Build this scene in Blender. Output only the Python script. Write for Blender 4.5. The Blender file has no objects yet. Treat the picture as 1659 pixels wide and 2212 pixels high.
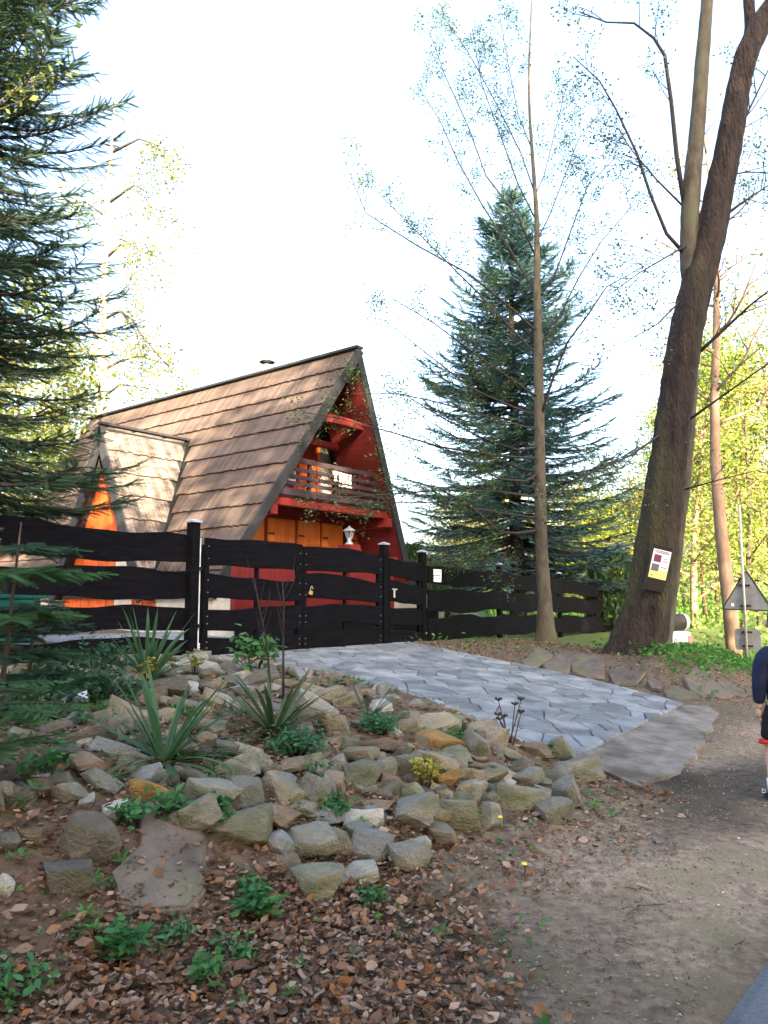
import bpy, bmesh, math, random
import numpy as np
from mathutils import Vector, Matrix, noise as mnoise

R = math.radians
SC = bpy.context.scene
COL = SC.collection
rng = np.random.default_rng(7)
random.seed(7)

# ------------------------------------------------------------------ camera, sky, sun, exposure
F, CX, CY, PITCH, CAMZ = 1670.0, 829.5, 1106.0, R(6.45), 1.6
cam = bpy.data.cameras.new('camera')
cam.sensor_fit = 'VERTICAL'; cam.sensor_height = 36.0; cam.sensor_width = 27.0
cam.lens = 36.0 * F / 2212.0
cam.clip_start = 0.05; cam.clip_end = 3000
camo = bpy.data.objects.new('camera', cam); COL.objects.link(camo)
camo.location = (0, 0, CAMZ); camo.rotation_euler = (math.pi / 2 + PITCH, 0, 0)
SC.camera = camo

SUN_AZ = math.atan2(0.30, -0.95)        # compass direction of the sun: behind the viewer, a little to the right
SUN_EL = R(20)
world = bpy.data.worlds.new('World'); SC.world = world; world.use_nodes = True
wn = world.node_tree; wn.nodes.clear()
sky = wn.nodes.new('ShaderNodeTexSky'); sky.sky_type = 'NISHITA'; sky.sun_disc = False
sky.sun_elevation = SUN_EL; sky.sun_rotation = SUN_AZ; sky.altitude = 300
sky.air_density = 1.0; sky.dust_density = 7.0; sky.ozone_density = 1.0
bg = wn.nodes.new('ShaderNodeBackground'); bg.inputs[1].default_value = 0.15
wo = wn.nodes.new('ShaderNodeOutputWorld')
wn.links.new(sky.outputs[0], bg.inputs[0]); wn.links.new(bg.outputs[0], wo.inputs[0])

sun = bpy.data.lights.new('sun', 'SUN'); sun.energy = 5.0; sun.angle = R(0.45); sun.color = (1.0, 0.80, 0.55)
suno = bpy.data.objects.new('sun', sun); COL.objects.link(suno)
TOSUN = Vector((0.30, -0.95, 0)).normalized() * math.cos(SUN_EL) + Vector((0, 0, math.sin(SUN_EL)))
suno.rotation_euler = TOSUN.to_track_quat('Z', 'Y').to_euler()
suno.location = TOSUN * 60

SC.view_settings.view_transform = 'Standard'; SC.view_settings.look = 'None'
SC.view_settings.exposure = 3.0; SC.view_settings.gamma = 1.0
SC.view_settings.use_curve_mapping = False
SC.cycles.max_bounces = 6; SC.cycles.transparent_max_bounces = 8

# ------------------------------------------------------------------ helpers
def P(u, v, Y):
    x = (u - CX) / F; y = (CY - v) / F
    d = (x, math.cos(PITCH) - y * math.sin(PITCH), math.sin(PITCH) + y * math.cos(PITCH))
    t = Y / d[1]
    return np.array((d[0] * t, Y, CAMZ + d[2] * t))

def lin(c):
    return tuple(c) + (1.0,) if len(c) == 3 else tuple(c)

MATS = {}
def pmat(name, c1, c2=None, scale=6.0, rough=0.85, bump=0.3, bscale=40.0, col=False, rnd=0.0, stretch=(1, 1, 1),
         coord='Object', c3=None, scale3=1.5, thr3=(0.5, 0.7), transl=0.0, metal=0.0, spec=0.3, dist=0.02):
    m = bpy.data.materials.new(name); m.use_nodes = True
    nt = m.node_tree; N = nt.nodes; Lk = nt.links
    b = N['Principled BSDF']
    b.inputs['Roughness'].default_value = rough; b.inputs['Metallic'].default_value = metal
    b.inputs['Specular IOR Level'].default_value = spec
    tc = N.new('ShaderNodeTexCoord'); mp = N.new('ShaderNodeMapping')
    mp.inputs['Scale'].default_value = stretch
    Lk.new(tc.outputs[coord], mp.inputs[0])
    n1 = N.new('ShaderNodeTexNoise'); n1.inputs['Scale'].default_value = scale; n1.inputs['Detail'].default_value = 6
    n1.inputs['Roughness'].default_value = 0.62
    Lk.new(mp.outputs[0], n1.inputs['Vector'])
    rp = N.new('ShaderNodeValToRGB'); rp.color_ramp.elements[0].position = 0.32; rp.color_ramp.elements[1].position = 0.68
    rp.color_ramp.elements[0].color = lin(c1); rp.color_ramp.elements[1].color = lin(c2 or c1)
    Lk.new(n1.outputs['Fac'], rp.inputs[0])
    out = rp.outputs[0]
    if c3 is not None:
        n3 = N.new('ShaderNodeTexNoise'); n3.inputs['Scale'].default_value = scale3; n3.inputs['Detail'].default_value = 5
        Lk.new(mp.outputs[0], n3.inputs['Vector'])
        r3 = N.new('ShaderNodeMapRange'); r3.inputs[1].default_value = thr3[0]; r3.inputs[2].default_value = thr3[1]
        Lk.new(n3.outputs['Fac'], r3.inputs[0])
        mx = N.new('ShaderNodeMix'); mx.data_type = 'RGBA'
        Lk.new(r3.outputs[0], mx.inputs[0]); Lk.new(out, mx.inputs[6]); mx.inputs[7].default_value = lin(c3)
        out = mx.outputs[2]
    if col:
        at = N.new('ShaderNodeAttribute'); at.attribute_name = 'Col'
        mx = N.new('ShaderNodeMix'); mx.data_type = 'RGBA'; mx.blend_type = 'MULTIPLY'; mx.inputs[0].default_value = 1
        Lk.new(out, mx.inputs[6]); Lk.new(at.outputs['Color'], mx.inputs[7]); out = mx.outputs[2]
    if rnd:
        oi = N.new('ShaderNodeObjectInfo'); hs = N.new('ShaderNodeHueSaturation')
        mr = N.new('ShaderNodeMapRange'); mr.inputs[3].default_value = 1 - rnd; mr.inputs[4].default_value = 1 + rnd
        Lk.new(oi.outputs['Random'], mr.inputs[0]); Lk.new(mr.outputs[0], hs.inputs['Value'])
        Lk.new(out, hs.inputs['Color']); out = hs.outputs[0]
    Lk.new(out, b.inputs['Base Color'])
    if bump:
        n2 = N.new('ShaderNodeTexNoise'); n2.inputs['Scale'].default_value = bscale; n2.inputs['Detail'].default_value = 5
        Lk.new(mp.outputs[0], n2.inputs['Vector'])
        bp = N.new('ShaderNodeBump'); bp.inputs['Strength'].default_value = bump; bp.inputs['Distance'].default_value = dist
        Lk.new(n2.outputs['Fac'], bp.inputs['Height']); Lk.new(bp.outputs[0], b.inputs['Normal'])
    if transl:
        tr = N.new('ShaderNodeBsdfTranslucent'); Lk.new(out, tr.inputs[0])
        ms = N.new('ShaderNodeMixShader'); ms.inputs[0].default_value = transl
        o = N['Material Output']
        Lk.new(b.outputs[0], ms.inputs[1]); Lk.new(tr.outputs[0], ms.inputs[2]); Lk.new(ms.outputs[0], o.inputs[0])
    MATS[name] = m
    return m

def tag(o, label=None, cat=None, group=None, kind=None):
    if label: o['label'] = label
    if cat: o['category'] = cat
    if group: o['group'] = group
    if kind: o['kind'] = kind
    return o

def empty(name, loc=(0, 0, 0), rz=0.0):
    o = bpy.data.objects.new(name, None); COL.objects.link(o)
    o.location = loc; o.rotation_euler = (0, 0, rz); o.empty_display_size = 0.2
    return o

def link(name, me, mat, parent=None, loc=None, rot=None, scale=None):
    if mat is not None and len(me.materials) == 0: me.materials.append(mat)
    o = bpy.data.objects.new(name, me); COL.objects.link(o)
    if parent is not None: o.parent = parent
    if loc is not None: o.location = loc
    if rot is not None: o.rotation_euler = rot
    if scale is not None: o.scale = scale
    return o

def npmesh(name, V, T, cols=None, smooth=False):
    """mesh from arrays: V (n,3), T (m,k) faces of k corners, cols (n,3) point colours"""
    V = np.asarray(V, dtype=np.float32); T = np.asarray(T, dtype=np.int32)
    k = T.shape[1]
    me = bpy.data.meshes.new(name)
    me.vertices.add(len(V)); me.vertices.foreach_set('co', V.ravel())
    me.loops.add(T.size); me.loops.foreach_set('vertex_index', T.ravel())
    me.polygons.add(len(T)); me.polygons.foreach_set('loop_start', np.arange(0, T.size, k, dtype=np.int32))
    if smooth: me.polygons.foreach_set('use_smooth', np.ones(len(T), dtype=bool))
    if cols is not None:
        a = me.attributes.new('Col', 'FLOAT_COLOR', 'POINT')
        c4 = np.ones((len(V), 4), dtype=np.float32); c4[:, :3] = cols
        a.data.foreach_set('color', c4.ravel())
    me.update(calc_edges=True); me.validate()
    return me

class MB:
    def __init__(s): s.v = []; s.f = []; s.c = []; s.cc = (1, 1, 1)
    def vert(s, p): s.v.append(tuple(float(q) for q in p)); s.c.append(s.cc); return len(s.v) - 1
    def poly(s, pts): s.f.append([s.vert(p) for p in pts])
    def box(s, c, d, M=None):
        x, y, z = d[0] / 2, d[1] / 2, d[2] / 2
        b = [(-x, -y, -z), (x, -y, -z), (x, y, -z), (-x, y, -z), (-x, -y, z), (x, -y, z), (x, y, z), (-x, y, z)]
        ids = []
        for p in b:
            q = Vector(p)
            if M is not None: q = M @ q
            ids.append(s.vert((q.x + c[0], q.y + c[1], q.z + c[2])))
        for f in ((0, 3, 2, 1), (4, 5, 6, 7), (0, 1, 5, 4), (1, 2, 6, 5), (2, 3, 7, 6), (3, 0, 4, 7)):
            s.f.append([ids[i] for i in f])
    def bb(s, x0, x1, y0, y1, z0, z1): s.box(((x0 + x1) / 2, (y0 + y1) / 2, (z0 + z1) / 2), (x1 - x0, y1 - y0, z1 - z0))
    def bar(s, a, b, w, h, up=(0, 0, 1)):
        a = Vector(a); b = Vector(b); d = (b - a); L = d.length; d.normalize()
        u = Vector(up); x = d.cross(u)
        if x.length < 1e-4: x = Vector((1, 0, 0))
        x.normalize(); u = x.cross(d)
        M = Matrix((x, d, u)).transposed()
        s.box((a + b) / 2, (w, L, h), M)
    def tube(s, pts, rad, n=6, cap=True):
        pts = [Vector(p) for p in pts]; rings = []
        if not hasattr(rad, '__len__'): rad = [rad] * len(pts)
        ref = Vector((0.31, 0.95, 0.11))
        for i, p in enumerate(pts):
            d = (pts[min(i + 1, len(pts) - 1)] - pts[max(i - 1, 0)])
            if d.length < 1e-6: d = Vector((0, 0, 1))
            d.normalize(); x = d.cross(ref)
            if x.length < 0.05: x = d.cross(Vector((1, 0, 0)))
            x.normalize(); y = d.cross(x)
            rings.append([s.vert(p + (x * math.cos(6.2832 * k / n) + y * math.sin(6.2832 * k / n)) * rad[i]) for k in range(n)])
        for a, b in zip(rings, rings[1:]):
            for k in range(n): s.f.append([a[k], a[(k + 1) % n], b[(k + 1) % n], b[k]])
        if cap: s.f.append(rings[0][::-1]); s.f.append(rings[-1])
    def lathe(s, prof, n=12, c=(0, 0, 0)):
        rings = [[s.vert((c[0] + r * math.cos(6.2832 * k / n), c[1] + r * math.sin(6.2832 * k / n), c[2] + z)) for k in range(n)] for r, z in prof]
        for a, b in zip(rings, rings[1:]):
            for k in range(n): s.f.append([a[k], a[(k + 1) % n], b[(k + 1) % n], b[k]])
        s.f.append(rings[0][::-1]); s.f.append(rings[-1])
    def prism(s, poly, off):
        """poly: list of 3d points, off: extrusion vector"""
        a = [s.vert(p) for p in poly]; b = [s.vert(np.add(p, off)) for p in poly]; n = len(poly)
        s.f.append(a[::-1]); s.f.append(b)
        for k in range(n): s.f.append([a[k], a[(k + 1) % n], b[(k + 1) % n], b[k]])
    def mesh(s, name, smooth=False, col=False):
        me = bpy.data.meshes.new(name); me.from_pydata(s.v, [], s.f)
        if col:
            a = me.attributes.new('Col', 'FLOAT_COLOR', 'POINT')
            c4 = np.ones((len(s.v), 4), dtype=np.float32); c4[:, :3] = np.array(s.c); a.data.foreach_set('color', c4.ravel())
        if smooth: me.polygons.foreach_set('use_smooth', np.ones(len(me.polygons), dtype=bool))
        me.update(); return me
    def build(s, name, mat, parent=None, smooth=False, col=False, bevel=0.0):
        o = link(name, s.mesh(name, smooth, col), mat, parent)
        if bevel:
            md = o.modifiers.new('bevel', 'BEVEL'); md.width = bevel; md.segments = 2; md.limit_method = 'ANGLE'
        return o

def sm(a, b, x):
    t = np.clip((x - a) / (b - a), 0, 1); return t * t * (3 - 2 * t)

# ------------------------------------------------------------------ terrain
EX, EY = 0.634, 0.773                 # direction of the road; n runs from the road up to the fence
def sn(x, y): return EX * x + EY * y, -EY * x + EX * y
def xy(s, n): return EX * s - EY * n, EY * s + EX * n

def vnoise(x, y):
    x = np.asarray(x, float); y = np.asarray(y, float); xi = np.floor(x); yi = np.floor(y); fx = x - xi; fy = y - yi
    fx = fx * fx * (3 - 2 * fx); fy = fy * fy * (3 - 2 * fy)
    def hsh(a, b): q = np.sin(a * 127.1 + b * 311.7) * 43758.5453; return q - np.floor(q)
    return ((hsh(xi, yi) * (1 - fx) + hsh(xi + 1, yi) * fx) * (1 - fy) + (hsh(xi, yi + 1) * (1 - fx) + hsh(xi + 1, yi + 1) * fx) * fy) * 2 - 1
def wavy(x, y):
    return vnoise(x * 1.3 + 5, y * 1.3) * .6 + vnoise(x * 3.1, y * 3.1 + 9) * .35 + vnoise(x * 7.3 + 2, y * 7.3) * .2

def s_edge(n): return np.interp(n, [3.0, 3.43, 4.8, 5.6, 8.72], [10.05, 10.2, 10.75, 10.97, 11.35])
def hraw(s, n):
    pm = np.interp(n, [1, 2.2, 2.8, 3.5, 4.3, 6, 9, 13, 40], [0, .07, .15, .46, .70, .86, .9, 1.02, 1.4])
    pd = np.interp(n, [1, 2, 3, 8.75, 11, 14, 40], [0, .06, .20, .79, .88, 1.0, 1.4])
    pb = np.interp(n, [1, 2.5, 3.2, 4.4, 9, 14, 40], [0, .05, .22, .70, .78, .85, 1.4])
    fall = sm(13, 21, s) * (1 - 0.7 * sm(5, 9, n))
    pb = pb * (1 - .6 * fall) - .5 * fall
    wl = 1 - sm(5.85, 6.35, s); se = s_edge(n) + .08; wr = sm(0, 1.2, s - se)
    return pm * wl + pb * wr + pd * np.clip(1 - wl - wr, 0, 1)

def height(x, y):
    x = np.asarray(x, float); y = np.asarray(y, float)
    s, n = sn(x, y)
    z = hraw(s, n)
    rough = sm(1.1, 2.2, n) * (1 - sm(5.9, 6.3, s) * (1 - sm(.05, .5, s - s_edge(n))) * sm(2.9, 3.1, n))
    z = z + wavy(x, y) * 0.035 * rough - 0.05 * (1 - sm(0.8, 1.06, n))
    z = z + sm(30, 120, y) * 7
    return z

def H(x, y): return float(height(x, y))

def G(u, v):
    """the point of the ground seen at pixel (u, v)"""
    lo = 0.0
    a = P(u, v, 1.0) - np.array((0, 0, CAMZ))
    t = 1.5
    while t < 80:
        p = a * t; p[2] += CAMZ
        if p[2] < H(p[0], p[1]):
            lo, hi = t - 0.15, t
            for _ in range(14):
                m = (lo + hi) / 2; q = a * m
                if q[2] + CAMZ < H(q[0], q[1]): hi = m
                else: lo = m
            q = a * hi
            return np.array((q[0], q[1], H(q[0], q[1])))
        t += 0.15
    return np.array((a[0] * 40, 40, H(a[0] * 40, 40)))

# ------------------------------------------------------------------ materials
M_GROUND = pmat('soil_ground', (.075, .056, .040), (.20, .160, .120), 16.0, .97, 1.0, 60, col=True, c3=(.115, .098, .064), scale3=1.6, thr3=(.5, .62), coord='Object')
M_SOIL = pmat('rockery_soil', (.07, .045, .03), (.16, .105, .065), 5.0, .95, .8, 35, c3=(.10, .085, .035), scale3=2.2)
M_ROAD = pmat('asphalt', (.075, .083, .092), (.135, .145, .157), 60, .9, .5, 220, c3=(.075, .08, .085), scale3=2)
M_CONC = pmat('concrete', (.125, .106, .088), (.235, .205, .176), 5, .95, .7, 50, c3=(.075, .062, .046), scale3=2.4, thr3=(.46, .66))
M_MORTAR = pmat('mortar', (.085, .08, .072), (.15, .14, .125), 15, .95, .5, 60)
M_FLAG = pmat('flagstone', (.100, .110, .118), (.195, .207, .214), 3.5, .85, .35, 45, rnd=.30, c3=(.245, .24, .235), scale3=2.5)
M_ROCK = pmat('sandstone', (.62, .62, .60), (1.18, 1.13, 1.04), 4.5, .92, .5, 13, col=True, rnd=.24, c3=(.55, .60, .42), scale3=2.2, thr3=(.50, .66), dist=.06)
M_SLAB = pmat('slab_stone', (.075, .060, .047), (.15, .12, .095), 5, .92, .6, 40, rnd=.12, c3=(.11, .115, .055), scale3=2.2)
M_LEAFL = pmat('dead_leaf', (.85, .85, .85), (1.15, 1.15, 1.15), 30, .8, 0, col=True, transl=.15)
M_GREEN = pmat('green_leaf', (.85, .85, .85), (1.15, 1.15, 1.15), 20, .6, 0, col=True, transl=.35)
M_NEED = pmat('needles', (.8, .8, .8), (1.2, 1.2, 1.2), 8, .6, 0, col=True, transl=.18)
M_BLACK = pmat('black_stain_wood', (.0015, .0015, .0024), (.0065, .006, .0078), 3, .8, .35, 20, stretch=(1, 1, 9), spec=.06)
M_CAP = pmat('cap_metal', (.30, .32, .36), (.4, .42, .46), 8, .45, 0, metal=.3)
M_SHING = pmat('roof_shingle', (.045, .032, .028), (.098, .072, .060), 2.2, .88, .5, 60, col=True, stretch=(1, .25, 1), c3=(.115, .088, .080), scale3=.7)
M_WEATH = pmat('weathered_shingle', (.045, .036, .034), (.18, .148, .130), 4, .9, .5, 50, rnd=.35, stretch=(1, 4, .8))
M_FASC = pmat('fascia_board', (.012, .014, .018), (.030, .030, .032), 4, .8, .3, 40, stretch=(1, 1, .3))
M_RED = pmat('red_wood', (.12, .008, .007), (.18, .014, .010), 2, .75, .3, 30, stretch=(6, 6, .5))
M_ORNG = pmat('ochre_wood', (.40, .085, .012), (.54, .145, .020), 1.5, .7, .3, 24, stretch=(6, 6, .5))
M_DORM = pmat('orange_wood', (.42, .065, .012), (.55, .11, .02), 1.5, .75, .3, 24, stretch=(4, 4, .6))
M_SOFF = pmat('soffit_wood', (.10, .010, .011), (.16, .017, .015), 2, .75, .3, 30, stretch=(5, .6, 5))
M_RAIL = pmat('rail_wood', (.020, .011, .016), (.040, .022, .028), 4, .7, .2, 40)
M_DARK = pmat('dark_void', (.006, .005, .005), (.012, .01, .01), 4, .9, 0)
M_IRON = pmat('black_iron', (.006, .006, .007), (.013, .012, .012), 20, .5, .2, 60, metal=.4)
M_PLINTH = pmat('plinth_render', (.42, .36, .29), (.60, .54, .46), 3, .9, .3, 25)
M_WHITE = pmat('white_paint', (.72, .70, .66), (.82, .80, .77), 10, .6, .1, 40)
M_GLASS = pmat('window_glass', (.10, .10, .09), (.24, .24, .22), 3, .08, 0, spec=.9, c3=(.16, .17, .15), scale3=4)
M_BARK = pmat('bark_dark', (.010, .007, .006), (.044, .029, .024), 7, .95, 1.0, 26, stretch=(1, 1, .28), c3=(.055, .05, .022), scale3=1.2, thr3=(.56, .72), dist=.12)
M_BARKG = pmat('bark_grey', (.035, .028, .020), (.088, .072, .052), 9, .9, .6, 40, stretch=(1, 1, .4), c3=(.075, .075, .045), scale3=3)
M_BARKP = pmat('bark_tan', (.15, .10, .07), (.27, .18, .12), 6, .9, .6, 30, stretch=(1, 1, .4))
M_BARKB = pmat('bark_birch', (.36, .31, .25), (.55, .48, .40), 4, .85, .3, 30, c3=(.09, .075, .06), scale3=6, thr3=(.58, .66))
M_TWIG = pmat('twig', (.020, .015, .014), (.045, .033, .030), 20, .9, 0)
M_SIGNB = pmat('sign_back', (.13, .135, .15), (.20, .205, .22), 5, .55, .1, 60, metal=.3)
M_POLE = pmat('galvanised', (.36, .34, .30), (.48, .46, .42), 12, .5, .1, 60, metal=.3)

# ------------------------------------------------------------------ ground
def axis(lo, hi, dlo, dhi, fine, grow=1.16):
    a = list(np.arange(dlo, dhi, fine)); st = fine
    x = dhi
    while x < hi: a.append(x); st *= grow; x += st
    st = fine; x = dlo - fine
    pre = []
    while x > lo: pre.append(x); st *= grow; x -= st
    return np.array(pre[::-1] + a)
gx = axis(-700, 700, -6, 9.5, .075); gy = axis(-300, 1500, 1.8, 15.5, .075)
XX, YY = np.meshgrid(gx, gy)
ZZ = height(XX, YY)
V = np.stack([XX.ravel(), YY.ravel(), ZZ.ravel()], 1)
nx, ny = len(gx), len(gy)
ii = (np.arange(ny - 1)[:, None] * nx + np.arange(nx - 1)[None, :]).ravel()
T = np.stack([ii, ii + 1, ii + nx + 1, ii + nx], 1)
ss, nnv = sn(V[:, 0], V[:, 1])
wn1 = wavy(V[:, 0] * .7 + 3, V[:, 1] * .7)
path = sm(.9, 1.3, nnv) * (1 - sm(2.0, 3.0, nnv + wn1 * .7)) * sm(2.9, 4.4, ss + wn1 * .6)
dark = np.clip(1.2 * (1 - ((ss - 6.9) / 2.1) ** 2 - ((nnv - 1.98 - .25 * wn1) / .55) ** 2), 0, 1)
far = sm(16, 26, V[:, 1]) + sm(12.4, 13.6, ss) * sm(3.6, 4.6, nnv)
colr = np.ones((len(V), 3)) * np.array((.85, .80, .72))
colr = colr * (1 - path[:, None]) + path[:, None] * np.array((1.85, 1.70, 1.56)) * (1 + .18 * wn1[:, None])
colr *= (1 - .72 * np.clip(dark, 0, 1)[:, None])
far = np.clip(far, 0, 1)[:, None]
colr = colr * (1 - far) + far * np.array((.45, .85, .22))
ground = link('ground', npmesh('ground', V, T, np.clip(colr, .05, 3), True), M_GROUND); tag(ground, kind='structure')

# road
mb = MB(); prev = None
for s in np.arange(-60, 90, .5):
    row = []
    for n in (-4.2, -1.5, .2, .95, 1.12 + .03 * math.sin(s * 3.1) + .02 * math.sin(s * 7.7)):
        x, y = xy(s, n); row.append((x, y, float(hraw(np.array(s), np.array(min(n, 1.0)))) - (.03 if n > 1.0 else 0)))
    if prev:
        for a, b, c, d in zip(prev, prev[1:], row[1:], row): mb.poly((a, d, c, b))
    prev = row
o = mb.build('road', M_ROAD, smooth=True); tag(o, kind='structure')

# flagstone driveway: irregular cells clipped from seeds
def clip(poly, p, d):
    out = []
    for i in range(len(poly)):
        a, b = poly[i], poly[(i + 1) % len(poly)]
        da = (a[0] - p[0]) * d[0] + (a[1] - p[1]) * d[1]; db = (b[0] - p[0]) * d[0] + (b[1] - p[1]) * d[1]
        if da <= 0: out.append(a)
        if (da < 0 < db) or (db < 0 < da):
            t = da / (da - db); out.append((a[0] + (b[0] - a[0]) * t, a[1] + (b[1] - a[1]) * t))
    return out
def cells(s0, s1, n0, n1, cs, cn, seed, gap, dom=None):
    r = random.Random(seed); seeds = []
    i = 0; n = n0 - cn
    while n < n1 + cn:
        s = s0 - cs + (i % 2) * cs * .5
        while s < s1 + cs:
            seeds.append((s + r.uniform(-.42, .42) * cs, n + r.uniform(-.42, .42) * cn)); s += cs * r.uniform(.75, 1.25)
        n += cn; i += 1
    res = []
    for p in seeds:
        poly = list(dom) if dom else [(s0, n0), (s1, n0), (s1, n1), (s0, n1)]
        for q in seeds:
            if q is p or abs(q[0] - p[0]) > 3 * cs or abs(q[1] - p[1]) > 3 * cn: continue
            d = (q[0] - p[0], q[1] - p[1]); L = math.hypot(*d)
            if L < 1e-6: continue
            d = (d[0] / L, d[1] / L)
            m = ((p[0] + q[0]) / 2 - d[0] * gap, (p[1] + q[1]) / 2 - d[1] * gap)
            poly = clip(poly, m, d)
            if len(poly) < 3: break
        if len(poly) >= 3:
            ar = abs(sum(poly[i - 1][0] * poly[i][1] - poly[i][0] * poly[i - 1][1] for i in range(len(poly)))) / 2
            if ar > .006: res.append(poly)
    return res
def zdrive(s, n): return float(np.interp(n, [1, 2, 3, 8.75, 11, 14, 40], [0, .06, .20, .79, .88, 1.0, 1.4]))
S0, S1, N0, N1 = 6.22, 10.55, 3.02, 8.72
mb = MB()
for a, b in zip(np.linspace(N0, 12.4, 30)[:-1], np.linspace(N0, 12.4, 30)[1:]):
    q = []
    for s, n in ((S0, max(a, 3.08)), (float(s_edge(a)), max(a, 3.40)), (float(s_edge(b)), max(b, 3.43)), (S0, max(b, 3.08))):
        x, y = xy(s, n); q.append((x, y, zdrive(s, n) + .022))
    mb.poly(q[::-1])
drive = mb.build('driveway', M_MORTAR); tag(drive, kind='structure')
def flag_mesh(poly, r, th=.026):
    m = MB(); c = np.mean(poly, axis=0); top = []; bot = []; tilt = r.uniform(-.012, .012), r.uniform(-.012, .012); dz = r.uniform(-.004, .005)
    pl = []
    for i in range(len(poly)):                       # roughen long edges, cut corners
        a = np.array(poly[i]); b = np.array(poly[(i + 1) % len(poly)]); L = np.linalg.norm(b - a)
        if L < .03: pl.append(a); continue
        t = min(.3, .03 / L)
        pl.append(a + (b - a) * t)
        if L > .25: pl.append((a + b) / 2 + (c - (a + b) / 2) * r.uniform(0, .06))
        pl.append(b - (b - a) * t)
    for p in pl:
        x, y = xy(p[0], p[1]); z = zdrive(p[0], p[1]) + .022
        dzz = dz + tilt[0] * (p[0] - c[0]) + tilt[1] * (p[1] - c[1])
        top.append((p, x, y, z + th + dzz)); bot.append((x, y, z - .005))
    inner = []
    for p, x, y, z in top:
        q = p + (c - p) * min(.5, .008 / max(.02, np.linalg.norm(c - p))); xx, yy = xy(q[0], q[1]); inner.append(m.vert((xx, yy, z)))
    outer = [m.vert((x, y, z - .007)) for p, x, y, z in top]; low = [m.vert(b) for b in bot]
    k = len(top); m.f.append(inner)
    for i in range(k):
        j = (i + 1) % k
        m.f.append([outer[i], outer[j], inner[j], inner[i]]); m.f.append([low[i], low[j], outer[j], outer[i]])
    return m
rr = random.Random(3)
for poly in cells(S0, 11.4, N0, N1, .41, .235, 11, .0045, [(S0, 3.08), (10.2, 3.43), (10.75, 4.8), (10.97, 5.6), (11.35, 8.72), (S0, 8.72)]):
    flag_mesh(poly, rr).build('flagstone', M_FLAG, drive)
far_f = MB()
for poly in cells(S0, S1, 8.85, 12.3, .5, .35, 12, .010) + cells(1.2, S0 - .02, 9.4, 12.0, .55, .4, 13, .010):
    m = flag_mesh(poly, rr); k = len(far_f.v)
    far_f.v += [(a, b, c + .03) for a, b, c in m.v]; far_f.c += m.c; far_f.f += [[i + k for i in f] for f in m.f]
o = far_f.build('courtyard_flagstones', M_FLAG, drive); tag(o, kind='stuff')

# concrete apron at the foot of the driveway
edge = [(1243, 1642), (1290, 1617), (1340, 1594), (1400, 1565), (1440, 1545), (1482, 1527), (1530, 1532), (1552, 1545), (1538, 1565), (1542, 1580), (1518, 1592),
        (1525, 1612), (1497, 1625), (1508, 1640), (1478, 1655), (1470, 1672), (1440, 1684), (1415, 1690), (1392, 1697), (1372, 1690), (1398, 1712), (1365, 1700), (1330, 1684), (1290, 1664)]
pts = [G(u, v) for u, v in edge]
mb = MB(); bm = bmesh.new()
vs = [bm.verts.new((p[0], p[1], 0)) for p in pts]; f = bm.faces.new(vs)
bmesh.ops.triangulate(bm, faces=[f])
for _ in range(4): bmesh.ops.subdivide_edges(bm, edges=[e for e in bm.edges if e.calc_length() > .22], cuts=1, use_grid_fill=True)
bmesh.ops.triangulate(bm, faces=bm.faces[:])
ex = bmesh.ops.extrude_face_region(bm, geom=bm.faces[:])
topv = [g for g in ex['geom'] if isinstance(g, bmesh.types.BMVert)]; tset = set(topv)
for v in bm.verts:
    z = H(v.co.x, v.co.y)
    s_, n_ = sn(v.co.x, v.co.y)
    v.co.z = max(float(hraw(np.array(s_), np.array(n_))), zdrive(s_, n_)) + .024 + .003 * wavy(v.co.x, v.co.y) if v in tset else z - .05
bmesh.ops.recalc_face_normals(bm, faces=bm.faces[:])
me = bpy.data.meshes.new('concrete_apron'); bm.to_mesh(me); bm.free()
o = link('concrete_apron', me, M_CONC); tag(o, kind='structure')

# rock garden soil: a sheet just above the ground, parent of the loose stones
mb = MB(); W = {}
sv = np.arange(-.5, 6.25, .09); nv = np.arange(2.7, 8.6, .09)
for i, s in enumerate(sv):
    for j, n in enumerate(nv):
        lim = 2.75 + .25 * math.sin(s * 2.3) + .12 * math.sin(s * 6.1)
        x, y = xy(s, max(n, lim)); W[i, j] = mb.vert((x, y, H(x, y) + .006))
for i in range(len(sv) - 1):
    for j in range(len(nv) - 1): mb.f.append([W[i, j], W[i + 1, j], W[i + 1, j + 1], W[i, j + 1]])
rockery = mb.build('rock_garden', M_SOIL, smooth=True); tag(rockery, kind='structure')

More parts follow.
